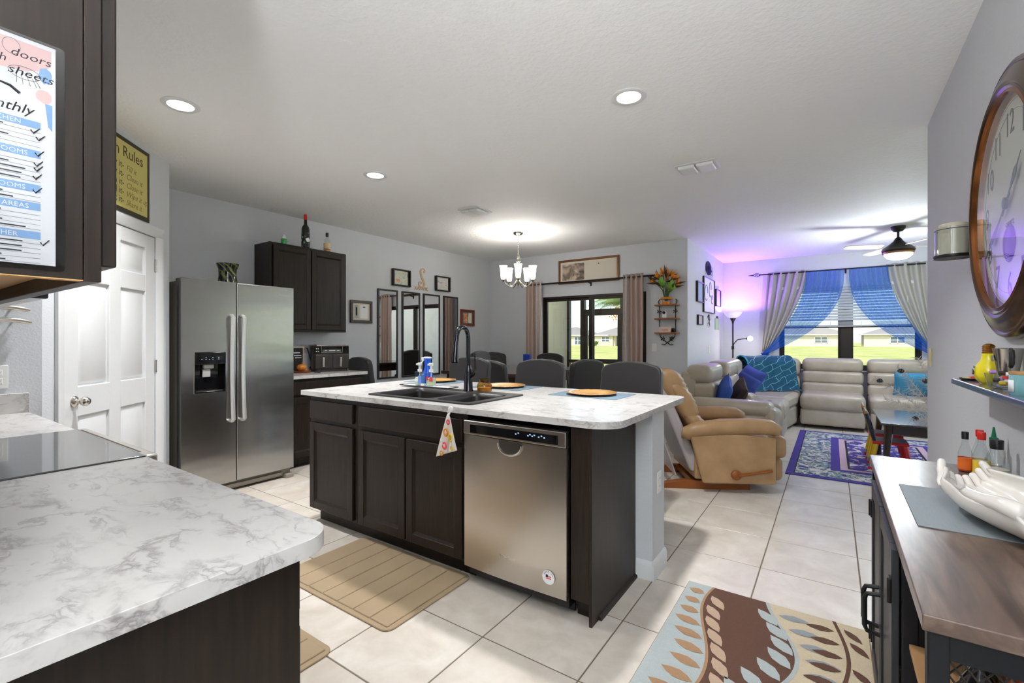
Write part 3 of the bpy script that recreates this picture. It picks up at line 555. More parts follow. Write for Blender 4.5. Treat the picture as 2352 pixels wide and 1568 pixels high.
def foam_mat(name, label, x0, x1, y0, y1):
    t = thing(name, label, 'mat', ((x0+x1)/2, (y0+y1)/2, 0), 0, 'kitchen floor mats'); n = 7; w_ = (x1-x0-.05)/n
    outer = rrect(-(x1-x0)/2, (x1-x0)/2, -(y1-y0)/2, (y1-y0)/2, .045); obj('mat_base', MB().prism(outer, 0, .008), MATF, t, bev=.003)
    inner = rrect(-(x1-x0)/2+.018, (x1-x0)/2-.018, -(y1-y0)/2+.018, (y1-y0)/2-.018, .03)
    for k in range(n):
        a = -(x1-x0)/2+.025+w_*k; obj('rib', MB().rbox(a+.002, a+w_-.002, -(y1-y0)/2+.024, (y1-y0)/2-.024, .004, .014, .006, 2), MATF, t)
foam_mat('floor_mat', 'tan quilted foam mat on the floor in front of the sink cabinet', -2.50, -1.60, 1.36, 1.95)
foam_mat('floor_mat', 'tan quilted foam mat peeking out behind the near counter end', -2.62, -1.69, .62, 1.165)
# ------------------------------------------------------------------ fridge wall
fr = thing('refrigerator', 'stainless side by side refrigerator with ice and water dispenser', 'refrigerator', (-4.6, 1.98, 0))
SIDEG = mat('fridge_side_grey', s2l((112,106,96)), .45, noise=.1, nscale=60, bump=.05, bscale=200)
obj('cabinet_body', MB().box(-4.985, -4.27, 1.525, 2.438, .05, 1.755), SIDEG, fr, w=True, bev=.004)
obj('hinge_cover', MB().rbox(-4.33, -4.23, 1.535, 1.6, 1.755, 1.78, .005).rbox(-4.33, -4.23, 2.37, 2.43, 1.755, 1.78, .005), BLACK, fr, w=True)
def fdoor(y0, y1): return MB().rbox(-4.262, -4.18, y0, y1, .085, 1.772, .008, 3)
hole = (1.61, 1.845, .855, 1.187)
fd = MB()
for a, b, c_, d_ in ((1.52, hole[0], .085, 1.772), (hole[1], 1.926, .085, 1.772), (hole[0], hole[1], .085, hole[2]), (hole[0], hole[1], hole[3], 1.772)): fd.box(-4.262, -4.18, a, b, c_, d_)
bpy_l = obj('freezer_door', fd, STEEL, fr, w=True); obj('fresh_food_door', fdoor(1.933, 2.443), STEEL, fr, w=True)
dz = obj('dispenser', MB().box(-4.25, -4.245, hole[0], hole[1], hole[2], hole[3]).box(-4.245, -4.178, hole[0], hole[0]+.006, hole[2], hole[3]).box(-4.245, -4.178, hole[1]-.006, hole[1], hole[2], hole[3]).box(-4.245, -4.178, hole[0], hole[1], hole[2], hole[2]+.012).box(-4.245, -4.178, hole[0], hole[1], hole[3]-.008, hole[3]), GLOSSB, fr, w=True, bev=.002)
obj('dispenser_controls', MB().rbox(-4.245, -4.177, hole[0]+.004, hole[1]-.004, 1.085, 1.184, .004), GLOSSB, dz, w=True)
obj('dispenser_trim', MB().tube([(-4.179, hole[0], hole[2]), (-4.179, hole[1], hole[2]), (-4.179, hole[1], hole[3]), (-4.179, hole[0], hole[3])], .004, 6, closed=True), CHROME, dz, w=True)
mm = MB()
for k, yy in enumerate((1.665, 1.69, 1.72, 1.745, 1.79)): mm.lathe([(0,0),(.004,0),(.004,.002),(0,.002)], (0,0,0), 8); 
mm = MB()
for k, yy in enumerate((1.665, 1.695, 1.72, 1.745, 1.79)):
    mm.box(-4.1771, -4.1762, yy-.004, yy+.004, 1.125, 1.129); 
    if k in (1, 3, 4): mm.box(-4.1771, -4.1762, yy-.003, yy+.003, 1.137, 1.143)
obj('indicator_lights', mm, LED, dz, w=True)
obj('paddle', MB().rbox(-4.235, -4.2, 1.69, 1.765, 1.05, 1.085, .006).rbox(-4.23, -4.215, 1.685, 1.745, .98, 1.045, .006), mat('light_grey_plastic', s2l((176,174,170)), .35), dz, w=True)
obj('drip_grille', MB().box(-4.245, -4.19, hole[0]+.02, hole[1]-.02, hole[2]+.012, hole[2]+.016), CHROME, dz, w=True)
for yy, nm in ((1.885, 'freezer'), (1.975, 'food')):
    pts = [(-4.178, yy, 1.49), (-4.155, yy, 1.488)]+[(-4.135-.022*math.sin(PI*k/12), yy+(.0)*k, 1.475-.86*k/12) for k in range(13)]+[(-4.155, yy, .602), (-4.178, yy, .60)]
    obj('door_handle', MB().tube(pts, .017, 10, flat=.7), mat('handle_steel', s2l((226,225,222)), .42, metal=.85), fr, w=True)
obj('base_grille', MB().box(-4.25, -4.225, 1.53, 2.43, .015, .075).box(-4.225, -4.2, 1.60, 2.34, .035, .06), mat('grille_grey', s2l((150,142,130)), .4), fr, w=True, bev=.003)
for yy in (1.53, 2.36): obj('foot', MB().rbox(-4.25, -4.165, yy, yy+.075, 0, .038, .006), mat('grille_grey'), fr, w=True)
text('Whirlpool', .026, CHROME, frame_mat((-4.1792, 2.29, 1.69), (0,1,0), (0,0,1)), fr, bold=.0006)
# upper cabinet, base cabinet right of fridge (local -y faces +X)
uc = thing('upper_cabinet', 'dark two door wall cabinet with bottles on top beside the refrigerator', 'cabinet', (-4.695, 2.485, 0), PI/2)
obj('cabinet_body', MB().box(0, .90, 0, .304, 1.372, 2.286), ESP, uc, bev=.002); cab_door(uc, .03, .443, 1.395, 2.262); cab_door(uc, .457, .87, 1.395, 2.262)
bc = thing('base_cabinet', 'dark base cabinet with drawer between the refrigerator and dining area', 'cabinet', (-4.40, 2.485, 0), PI/2)
carcass(bc, .92, .595, 0, IU); drawer(bc, .03, .89, .738, .862); cab_door(bc, .03, .455, .112, .708); cab_door(bc, .465, .89, .112, .708)
ct = thing('short_countertop', 'short marble-look countertop with air fryer beside the refrigerator', 'countertop', (-4.7, 2.95, IU))
obj('top', MB().prism(rrect(-5, -4.365, 2.455, 3.445, [.02,.001,.001,.001]), IU, IZ), MARBLE, ct, w=True, bev=.003); obj('backsplash', MB().box(-5, -4.98, 2.455, 3.43, IZ, IZ+.1), MARBLE, ct, w=True, bev=.002)
af = thing('air_fryer', 'black double basket air fryer with chrome trim on the short countertop', 'air fryer', (-4.79, 3.235, IZ), PI/2-.42)
AFB = mat('air_fryer_black', s2l((62,58,54)), .3)
bp = rrect(-.195, .195, -.13, .145, .045); obj('body', MB().prism(rrect(-.185,.185,-.12,.14,.05), 0, .03).prism(bp, .03, .29), AFB, af, bev=.006)
obj('lid_trim', MB().prism(rrect(-.192,.192,-.128,.143,.045), .29, .305), CHROME, af, bev=.004)
for s_ in (-1, 1):
    bk = obj('basket', MB().rbox(s_*.092-.086, s_*.092+.086, -.138, -.1, .035, .195, .012), AFB, af); obj('basket_handle', MB().rbox(s_*.092-.016, s_*.092+.016, -.165, -.136, .055, .165, .007), CHROME, bk)
pn = obj('control_panel', MB().rbox(-.185, .185, -.1335, -.11, .205, .285, .006), GLOSSB, af); obj('panel_trim', MB().tube([(-.115,-.136,.285),(-.11,-.136,.215),(.11,-.136,.215),(.115,-.136,.285)], .004, 6), CHROME, pn)
obj('display', MB().box(-.1,.1,-.1345,-.1336,.225,.25), mat('panel_grey', s2l((120,116,110)), .3, metal=.6), pn); obj('panel_lettering', MB().box(-.03,.035,-.1352,-.1345,.233,.243).box(-.075,-.055,-.1352,-.1345,.234,.242).box(.055,.08,-.1352,-.1345,.234,.242), PLASTIC, pn)
obj('panel_buttons', MB().box(-.17,-.16,-.1345,-.1335,.225,.235).box(-.15,-.14,-.1345,-.1335,.225,.235).box(-.17,-.16,-.1345,-.1335,.255,.265).box(-.15,-.14,-.1345,-.1335,.255,.265), PLASTIC, pn)
outlet('outlet', 'white outlet with a plugged black cord above the short countertop', frame_mat((-5, 3.06, 1.17), (0,1,0), (0,0,1)))
tag(obj('power_cord', MB().tube([(-4.985,3.06,1.19),(-4.955,3.055,1.19),(-4.94,3.06,1.15),(-4.945,3.09,1.06),(-4.93,3.10,.99),(-4.94,3.075,.96)], .006, 7), BLACK), 'black power cord running from the outlet to the air fryer', 'cord')
tag(obj('plug_tag', MB().box(-4.952,-4.950,3.10,3.17,1.085,1.14).xf(Matrix.Translation((0,0,0))), PAPER), 'white paper tag hanging on the air fryer cord', 'tag')
pf = thing('recipe_frame', 'small light framed black picture leaning beside the refrigerator', 'picture', (-4.89, 2.90, IZ))
obj('frame', MB().box(-.01,.006,-.075,-.06,0,.285).box(-.01,.006,.06,.075,0,.285).box(-.01,.006,-.06,.06,0,.015).box(-.01,.006,-.06,.06,.27,.285), mat('pale_wood', s2l((206,190,170)), .6), pf); obj('picture', MB().box(-.008,.0,-.06,.06,.015,.27), mat('chalk_black', s2l((48,46,46)), .8), pf)
obj('lettering', MB().box(.0,.001,-.04,.045,.18,.19).box(.0,.001,-.03,.045,.155,.165).box(.0,.001,-.045,.03,.21,.22), PAPER, pf)
pk = thing('orange_pumpkin', 'orange ceramic pumpkin on the plate beside the refrigerator', 'pumpkin', (-4.80, 2.895, IZ+.02))
def pump_f(u, v):
    a = 2*PI*u; b = PI*v; r = (.046+.006*abs(math.cos(4*a)))*math.sin(b)**.8; return (r*math.cos(a), r*math.sin(a), .036*(1-math.cos(b)))
obj('pumpkin', MB().grid(pump_f, 32, 12, True), mat('orange_ceramic', s2l((226,138,52)), .35), pk, ang=None); obj('stem', MB().tube([(0,0,.068),(.004,0,.088),(.012,0,.1)], [.008,.005,.004], 6), TRUNK, pk)
tag(obj('orange_plate', MB().lathe([(0,.004),(.07,.004),(.095,.018),(.098,.018),(.075,0),(0,0)], (-4.79,2.89,IZ), 32), mat('orange_glaze', s2l((196,104,44)), .3)), 'orange plate under the pumpkin on the short countertop', 'plate')
tag(obj('key_bunch', MB().rbox(-4.62,-4.58,2.93,2.94,IZ,IZ+.006,.002).rbox(-4.61,-4.57,2.96,2.975,IZ,IZ+.008,.002).lathe([(.012,0),(.015,.0),(.015,.003),(.012,.003)], (-4.59,2.95,IZ), 14), BLACK), 'small bunch of black keys in front of the orange plate', 'keys')
# on top of the fridge and cabinet
def m_swirl():
    m = mat('swirl_glass', rough=.06, coat=.5); n, l, p = nodes(m); v = coord(n, l, (1,1,1)); w = n.new('ShaderNodeTexWave'); w.inputs['Scale'].default_value = 9; w.inputs['Distortion'].default_value = 9; w.inputs['Detail'].default_value = 3; w.bands_direction = 'DIAGONAL'; l.new(v, w.inputs[0])
    l.new(ramp(n, l, w.outputs[0], [(.5, (.006,.007,.005)), (.72, s2l((44,52,20))), (1.0, s2l((120,128,62)))]).outputs[0], p.inputs['Base Color']); return m
tag(obj('glass_vase', MB().lathe([(.0,0),(.07,0),(.076,.03),(.068,.09),(.07,.14),(.088,.19),(.086,.19),(.066,.14),(.062,.09),(.068,.02),(0,.015)], (-4.33,1.925,1.755), 32, cap=False), m_swirl()), 'flared black and green swirled glass vase on top of the refrigerator', 'vase')
g1 = thing('dropper_bottle', 'small green bottle with white cap on the wall cabinet, leftmost of three', 'bottle', (-4.74, 2.66, 2.286))
obj('bottle', MB().lathe([(.028,0),(.030,.006),(.030,.05),(.022,.06)], n=18), mat('green_label', s2l((70,170,90)), .3), g1); obj('cap', MB().lathe([(.024,.06),(.022,.075),(.012,.1),(.009,.105)], n=18), PLASTIC, g1)
def m_skull():
    m = mat('floral_wine_label', rough=.4); n, l, p = nodes(m); v = coord(n, l, (1,1,1)); vo = n.new('ShaderNodeTexVoronoi'); vo.inputs['Scale'].default_value = 34; l.new(v, vo.inputs[0])
    s_ = mth(n, l, 'LESS_THAN', vo.outputs[0], .36); hs = n.new('ShaderNodeHueSaturation'); hs.inputs['Saturation'].default_value = .9; hs.inputs['Value'].default_value = .8; l.new(vo.outputs[1], hs.inputs['Color']); l.new(mixc(n, l, s_, (.01,.01,.01), hs.outputs[0]), p.inputs['Base Color']); return m
g2 = thing('wine_bottle', 'dark wine bottle with red cap and colourful printed label on the wall cabinet', 'bottle', (-4.735, 2.90, 2.286))
obj('bottle', MB().lathe([(.038,0),(.042,.006),(.042,.2),(.036,.23),(.018,.255),(.016,.31)], n=24), mat('dark_bottle_glass', (.01,.012,.008), .06, coat=.5), g2)
obj('label', MB().lathe([(.0425,.01),(.0427,.02),(.0427,.16),(.0425,.165)], n=24, cap=False), m_skull(), g2); obj('cap', MB().lathe([(.017,.305),(.0175,.31),(.0175,.36),(.0165,.365),(0,.366)], n=20), RED, g2)
obj('label_emblem', MB().lathe([(.022,0),(.022,.001),(0,.001)], n=18).xf(frame_mat((.0432,0,.085), (0,1,0), (0,0,1))), PAPER, g2)
g3 = thing('liquor_bottle', 'nearly empty clear liquor bottle with black cap on the wall cabinet, rightmost', 'bottle', (-4.73, 3.16, 2.286))
obj('bottle', MB().lathe([(.034,0),(.037,.006),(.037,.1),(.030,.13),(.014,.155),(.013,.18)], n=22), JARG, g3); obj('liquor', MB().lathe([(0,.003),(.034,.003),(.034,.02),(0,.02)], n=22), mat('amber_liquor', s2l((214,140,90)), .1), g3); obj('label', MB().lathe([(.0375,.03),(.0377,.095)], n=22, cap=False), mat('cream_label', s2l((222,196,150)), .6), g3); obj('cap', MB().lathe([(.015,.17),(.016,.175),(.016,.215),(0,.217)], n=16), INK, g3)
# ------------------------------------------------------------------ near counter run
CZ = .914; CU = CZ-.032
nc = obj('near_countertop', MB().prism(rrect(-1.80, -.80, -.085, .56, [.07,.001,.001,.001], 10), CU, CZ), MARBLE, bev=.003); tag(nc, 'large white marble-look countertop with rounded corner in the left foreground', 'countertop')
n2 = thing('side_countertop', 'marble-look countertop beyond the cooktop beside the pantry door', 'countertop', (-2.99, .24, CU))
obj('top', MB().prism(rrect(-3.42, -2.562, -.085, .56, .001), CU, CZ), MARBLE, n2, w=True, bev=.003); obj('side_splash', MB().box(-3.42, -3.40, -.085, .56, CZ, CZ+.1), MARBLE, n2, w=True, bev=.002); obj('backsplash', MB().box(-3.40, -2.562, -.085, -.065, CZ, CZ+.1), MARBLE, n2, w=True, bev=.002)
tag(obj('backsplash_strip', MB().box(-1.80, -.80, -.085, -.065, CZ, CZ+.1), MARBLE, bev=.002), 'marble-look backsplash strip behind the foreground countertop', 'backsplash')
b1 = thing('base_cabinet', 'dark base cabinet under the rounded foreground countertop', 'cabinet', (-.86, .515, 0), PI)
carcass(b1, .93, .595, 0, CU); drawer(b1, .03, .90, .735, .855); cab_door(b1, .03, .46, .112, .705); cab_door(b1, .47, .90, .112, .705)
obj('side_skin', MB().box(-.004, 0, .022, .595, .0, CU), ESP, b1)
b2 = thing('base_cabinet', 'dark base cabinet between the range and the pantry wall', 'cabinet', (-2.565, .515, 0), PI)
carcass(b2, .85, .595, 0, CU); drawer(b2, .03, .82, .735, .855); cab_door(b2, .03, .42, .112, .705); cab_door(b2, .43, .82, .112, .705)
rg = thing('range', 'electric range with black glass cooktop between the near countertops', 'range', (-2.18, .24, 0))
obj('body', MB().box(-2.555, -1.805, -.08, .535, .02, CZ-.005), STEELD, rg, w=True); obj('cooktop_glass', MB().rbox(-2.558, -1.803, -.08, .558, CZ-.004, CZ+.004, .003), mat('black_ceramic_glass', (.006,.006,.007), .035, coat=.6), rg, w=True)
obj('front_trim', MB().rbox(-2.56, -1.80, .556, .59, CZ-.03, CZ+.004, .006), STEELD, rg, w=True); obj('trim_slot', MB().box(-2.52, -1.87, .562, .567, CZ+.004, CZ+.0048), mat('brown_slot', s2l((70,48,40)), .5), rg, w=True)
obj('oven_door', MB().rbox(-2.55, -1.81, .535, .575, .2, .74, .006), STEELD, rg, w=True); obj('oven_window', MB().box(-2.45, -1.91, .575, .578, .32, .6), GLOSSB, rg, w=True); obj('oven_handle', MB().tube([(-2.48,.575,.69),(-2.48,.62,.69),(-1.88,.62,.69),(-1.88,.575,.69)], .01, 8), CHROME, rg, w=True)
obj('control_panel', MB().rbox(-2.55, -1.81, .535, .575, .75, .88, .006), STEELD, rg, w=True); obj('drawer', MB().rbox(-2.55,-1.81,.535,.57,.05,.19,.006), STEELD, rg, w=True)
for k in range(5):
    kb = MB().lathe([(.022,0),(.02,.02),(0,.021)], n=18).xf(frame_mat((-2.45+.13*k, .575, .81), (-1,0,0), (0,0,1))); obj('knob', kb, BLACK, rg, w=True)
# upper cabinet in the foreground with chore chart
NAT = mat('natural_cabinet_underside', s2l((206,158,96)), .5, noise=.15, nscale=5, stretch=(1,9,9))
uf = thing('upper_cabinet', 'dark wall cabinet in the left foreground with a chore chart on its side', 'cabinet', (-1.33, .1, 1.372))
obj('side_panel', MB().box(-.882, -.865, -.085, .195, 1.370, 2.286), ESP, uf, w=True); obj('side_panel', MB().box(-1.79, -1.775, -.085, .195, 1.370, 2.286), ESP, uf, w=True); obj('back_panel', MB().box(-1.775, -.882, -.085, -.075, 1.372, 2.286).box(-1.775, -.882, -.075, .195, 2.27, 2.286), ESP, uf, w=True)
obj('face_frame', MB().box(-.91, -.863, .196, .215, 1.368, 2.286).box(-1.79, -1.743, .196, .215, 1.368, 2.286).box(-1.743, -.91, .196, .215, 1.368, 1.408).box(-1.743, -.91, .196, .215, 2.246, 2.286).box(-1.35, -1.31, .196, .215, 1.408, 2.246), ESP, uf, w=True, bev=.001)
obj('bottom_panel', MB().box(-1.775, -.8825, -.075, .195, 1.392, 1.404), NAT, uf, w=True); obj('edge_banding', MB().box(-.8825, -.8645, -.085, .1955, 1.3685, 1.3698), NAT, uf, w=True)
for a, b in ((.872, 1.318), (1.332, 1.78)):
    dq = thing('tmp', '', ''); bpy.data.objects.remove(dq)
    dpar = obj('door', MB().box(-b, -b+.052, .2155, .235, 1.392, 2.262).box(-a-.052, -a, .2155, .235, 1.392, 2.262).box(-b+.052, -a-.052, .2155, .235, 1.392, 1.444).box(-b+.052, -a-.052, .2155, .235, 2.21, 2.262), ESP, uf, w=True, bev=.003); obj('door_panel', MB().box(-b+.052, -a-.052, .2155, .224, 1.444, 2.21), ESP, dpar, w=True)
tag(obj('cabinet_light', MB().rbox(-1.62, -1.245, .03, .165, 1.352, 1.391, .016, 4), mat('cream_plastic', s2l((226,216,190)), .4), w=False), 'cream rounded light bar under the foreground wall cabinet', 'light')
mw = thing('microwave', 'over-the-range microwave past the foreground wall cabinet', 'microwave', (-2.18, .12, 1.40))
obj('body', MB().rbox(-2.555, -1.8, -.083, .29, 1.405, 1.83, .005), mat('silver_paint', s2l((190,192,196)), .35, metal=.3), mw, w=True); obj('door', MB().rbox(-2.555, -1.98, .291, .335, 1.40, 1.83, .005), STEELD, mw, w=True); obj('keypad', MB().rbox(-1.977, -1.80, .291, .335, 1.40, 1.83, .005), GLOSSB, mw, w=True); obj('handle', MB().tube([(-2.02,.335,1.46),(-2.02,.365,1.48),(-2.02,.365,1.76),(-2.02,.335,1.78)], .009, 8), CHROME, mw, w=True)
for k in range(2): obj('vent_filter', MB().box(-2.48+.3*k, -2.26+.3*k, .02, .2, 1.403, 1.405), mat('grille_grey'), mw, w=True)
m2 = thing('upper_cabinet', 'short dark cabinet above the microwave', 'cabinet', (-2.18, .05, 1.83)); obj('cabinet_body', MB().box(-2.56, -1.795, -.085, .215, 1.832, 2.286), ESP, m2, w=True); obj('door', MB().rbox(-2.53,-2.185,.2155,.235,1.85,2.262,.003).rbox(-2.172,-1.825,.2155,.235,1.85,2.262,.003), ESP, m2, w=True)
for z, lb, y1 in ((1.446, 'upper curved steel handle on the grey wall under the cabinets', .56), (1.384, 'lower curved steel handle on the grey wall under the cabinets', .566)):
    t = thing('curved_steel_bar', lb, 'handle', (-3.40, .47, z), 0, 'steel handles on the side wall')
    obj('handle_bar', MB().tube([(-3.385, y1-.24+.0*k, z-.004+.006*math.sin(k*.5)) if False else (-3.388+.012*math.sin(PI*k/10), y1-.22+.22*k/10, z-.010+.012*math.sin(PI*(k/10)**1.4)) for k in range(11)], [.010,.010,.0095,.009,.0095,.0105,.0115,.012,.012,.011,.008], 12), CHROME, t, w=True); obj('handle_mount', MB().cyl((-3.42, y1-.2, z-.008), (-3.387, y1-.2, z-.008), .006, n=8).cyl((-3.42, y1-.06, z), (-3.385, y1-.06, z), .005, n=8), CHROME, t, w=True)
outlet('outlet', 'white outlet on the grey wall beside the cooktop', frame_mat((-3.42, .452, 1.10), (0,1,0), (0,0,1)))
# chore chart on the cabinet side (plane X=-.865)
ch = thing('chore_chart', 'printed chore chart in a clear sleeve with handwriting and check marks on the cabinet side', 'chart', (-.863, .06, 1.378))
obj('page', MB().box(-.8642, -.8638, -.045, .1672, 1.385, 1.6775), PAPER, ch, w=True)
obj('sleeve', MB().prism([(y, z) for y, z in rrect(-.058, .1768, 1.378, 1.681, .006)], -.8634, -.8632, 'x').prism([(y, z) for y, z in rrect(-.058, .1768, 1.378, 1.681, .006)], -.8649, -.8646, 'x'), CLEARP, ch, w=True, ang=None)
def pt2(name, polys, m_, dx=0):
    mm = MB()
    for p in polys: mm.prism(p, -.8637-dx*0+.0000, -.8636+dx, 'x')
    return obj(name, mm, m_, ch, w=True)
PKB = mat('pink_wash', s2l((232,196,192)), .7); BLB = mat('blue_wash', s2l((140,176,216)), .7)
def blob(cy, cz, ry, rz_, seed, n=18): 
    rr = random.Random(seed); return [(cy+ry*math.cos(2*PI*k/n)*rr.uniform(.85,1.1), cz+rz_*math.sin(2*PI*k/n)*rr.uniform(.85,1.1)) for k in range(n)]
pt2('pink_print', [[(-.04,1.672),(.163,1.672),(.163,1.652),(.155,1.642),(.14,1.636),(.115,1.632),(.07,1.63),(-.04,1.64)], blob(.156,1.609,.008,.009,3)], PKB)
pt2('blue_print', [blob(.157,1.637,.0065,.011,5), [(.157,1.600),(.164,1.60),(.164,1.565),(.160,1.57)]], BLB, .00001)
bars = [(1.564,1.573,'KITCHEN'), (1.525,1.535,'BATHROOMS'), (1.480,1.490,'BEDROOMS'), (1.456,1.466,'LIVING AREAS'), (1.418,1.428,'OTHER')]
pt2('blue_bars', [[(-.03,a),(.1528,a),(.1528,b),(-.03,b)] for a, b, _ in bars], BLB, .00002)
HL = frame_mat
def wtext(s_, y, z, size, m_, name='lettering', align='LEFT', shear=0, sx=1): return text(s_, size, m_, frame_mat((-.86355, y, z), (0,1,0), (0,0,1)), ch, name, .00002, shear, sx, align)
for (a, b, s_), yr in zip(bars, (.135, .141, .139, .142, .132)): wtext(s_, yr, a+.0018, .0085, PAPER, 'bar_lettering', 'RIGHT')
wtext('Monthly', .1455, 1.580, .0175, INK, 'title_lettering', 'RIGHT', .3); wtext('doors', .1245, 1.651, .0145, INK, 'handwriting', 'LEFT', .2, 1.1); wtext('wash', .1215, 1.640, .0135, INK, 'handwriting', 'RIGHT', .2); wtext('sheets', .122, 1.628, .0145, INK, 'handwriting', 'LEFT', .25, 1.15)
obj('pen_stroke', MB().tube([(-.8635,.08,1.605),(-.8635,.116,1.6125),(-.8635,.125,1.611),(-.8635,.1335,1.6045)], [.0006,.0012,.0016,.0018], 6), INK, ch, w=True)
rl = []; tx = []
rr = random.Random(4)
for z0_, nn in ((1.561, 4), (1.521, 5), (1.476, 3), (1.452, 4), (1.414, 5)):
    for k in range(nn):
        z = z0_-.0063*k-.002 if nn != 4 or z0_ != 1.452 else z0_-.0063*k-.002
        rl.append([(-.03,z-.00018),(.1528,z-.00018),(.1528,z+.00018),(-.03,z+.00018)]); e = rr.uniform(.112, .141); tx.append([(-.028,z+.0012),(e,z+.0012),(e,z+.0028),(-.028,z+.0028)])
pt2('ruled_lines', rl, GREYINK, .00001); pt2('task_lines', tx, mat('soft_ink', s2l((70,70,74)), .7), .00001)
for y, z in ((.147,1.560),(.152,1.552),(.151,1.531),(.150,1.5175),(.150,1.511),(.149,1.500),(.149,1.482),(.156,1.414)):
    obj('check_mark', MB().tube([(-.8634,y-.0035,z+.001),(-.8634,y-.001,z-.003),(-.8634,y+.005,z+.005)], [.0008,.001,.0005], 5), INK, ch, w=True)
dzl = MB()
for k in range(6): 
    a = -.5+k*.33; dzl.tube([(-.8634,.138+.010*math.sin(a*1.6),1.628),(-.8634,.140+.013*math.sin(a*1.6),1.620-.003*math.cos(a))], .00025, 4)
dzl.tube([(-.8634,.138+.015*math.cos(2*PI*k/20),1.632+.008*math.sin(2*PI*k/20)) for k in range(20)], .00025, 4, closed=True).tube([(-.8634,.126+.008*math.cos(2*PI*k/20),1.662+.010*math.sin(2*PI*k/20)) for k in range(20)], .00025, 4, closed=True)
obj('doodle_print', dzl, GREYINK, ch, w=True)
# kitchen rules banner above the pantry door
kr = thing('kitchen_rules_sign', 'yellow kitchen rules banner with dark border above the pantry door', 'sign', (-4.29, 1.48, 0), -PI/4)
SGN = mat('yellow_banner', s2l((206,194,116)), .7, noise=.1, nscale=6, bump=.05, bscale=8)
obj('border', MB().box(.285, 1.09, .004, .010, 2.133, 2.632), mat('dark_olive', s2l((62,54,36)), .6), kr); obj('cloth', MB().box(.315, 1.06, .010, .0115, 2.163, 2.604), SGN, kr)
BRN = mat('brown_ink', s2l((84,66,40)), .7); OLV = mat('olive_ink', s2l((140,126,70)), .7)
def ktext(s_, m0, z, size, m_, sh=0, al='LEFT', sx=1): return text(s_, size, m_, frame_mat((m0, .0118, z), (-1,0,0), (0,0,1)), kr, 'lettering', .0003, sh, sx, al, w=False)
ktext('Kitchen Rules', .365, 2.505, .104, BRN, al='RIGHT')
for k, (a, b) in enumerate((('Empty it-', 'Fill it'), ('Dirty it-', 'Clean it'), ('Open it-', 'Close it'), ('Spill it-', 'Wipe it up'), ('Cook it-', 'Share it'))):
    z = 2.425-.058*k; ktext(a, .575, z, .062, BRN, al='RIGHT'); ktext(b, .555, z-.004, .056, OLV, .35)
# ------------------------------------------------------------------ ceiling fixtures
def light(name, kind, loc, energy, color=(1,1,1), size=.1, rot=(0,0,0), parent=None, **k):
    L = bpy.data.lights.new(name, kind); L.energy = energy; L.color = color
    if kind == 'AREA': L.shape = 'DISK'; L.size = size
    elif kind in ('POINT', 'SPOT'): L.shadow_soft_size = size
    for a, b in k.items(): setattr(L, a, b)
    o = bpy.data.objects.new(name, L); C.objects.link(o); o.location = loc; o.rotation_euler = rot
    if parent is not None: o.parent = parent
    return o
GLOW = mat('lamp_glow', (1,1,1), .5, emit=(1,.97,.92), es=6)
GLOWS = mat('shade_glow', (1,1,1), .5, emit=(1,.96,.88), es=2.2)
for x, y, lb in ((-3.163, 1.148, 'round recessed ceiling light near the pantry sign'), (-3.162, 2.566, 'round recessed ceiling light in front of the refrigerator'), (-.953, 2.557, 'round recessed ceiling light above the island end near the photo centre')):
    t = thing('recessed_light', lb, 'light', (x, y, H), 0, 'recessed ceiling lights')
    obj('trim_ring', MB().lathe([(.066,-.001),(.068,-.006),(.092,-.007),(.098,-.003),(.098,0),(.066,0)], n=32, cap=False), WHITE, t); obj('lens', MB().lathe([(0,-.003),(.066,-.003)], n=28, cap=False), GLOW, t)
    light('can_lamp', 'AREA', (0,0,-.012), P_CAN, (.97,.985,1), .12, parent=t, spread=1.95)
hg = thing('hall_fill_globe', 'unseen white glass globe added in the hallway as fill light', 'light', (-.12, -2.0, H))
obj('canopy', MB().lathe([(.07,0),(.068,-.02),(.02,-.03),(.015,-.06)], n=24), WHITE, hg); obj('globe', MB().lathe([(0,-.30),(.07,-.28),(.115,-.23),(.13,-.175),(.115,-.12),(.07,-.075),(.02,-.06)], n=28), GLOWS, hg)
light('globe_fill', 'POINT', (0,0,-.46), P_HALL_FILL, (1,.99,.98), .13, parent=hg)  # unseen hall globe, added as soft fill for ceiling and walls
pl = thing('porch_fill_light', 'round light added under the porch roof to brighten its walls', 'light', (-3.3, 7.7, 2.6)); obj('lens', MB().lathe([(0,-.07),(.08,-.06),(.13,-.03),(.14,0)], n=24), GLOWS, pl); light('porch_fill', 'POINT', (0,0,-.2), P_PORCH_FILL, (1,.98,.94), .1, parent=pl)  # lamp added to lift the dark lanai walls
def torchiere(label, x, y, pw, col):
    t = thing('fill_torchiere', label, 'lamp', (x, y, 0)); obj('base', MB().lathe([(.13,0),(.13,.015),(.1,.025),(.02,.035),(.013,.05)], n=24), CHROME, t); obj('pole', MB().cyl((0,0,.04),(0,0,1.72),.0125,n=12), CHROME, t)
    obj('bowl', MB().lathe([(0,1.70),(.05,1.705),(.12,1.74),(.17,1.80),(.165,1.80),(.115,1.748),(.045,1.715),(0,1.71)], n=28, cap=False), CHROME, t); light('uplight', 'POINT', (0,0,1.755), pw, col, .05, parent=t)
torchiere('unseen nickel torchiere added behind the camera to brighten the ceiling', .28, -.55, P_UP_FILL, (.93,.97,1))  # uplight added behind the camera for bounce off the ceiling
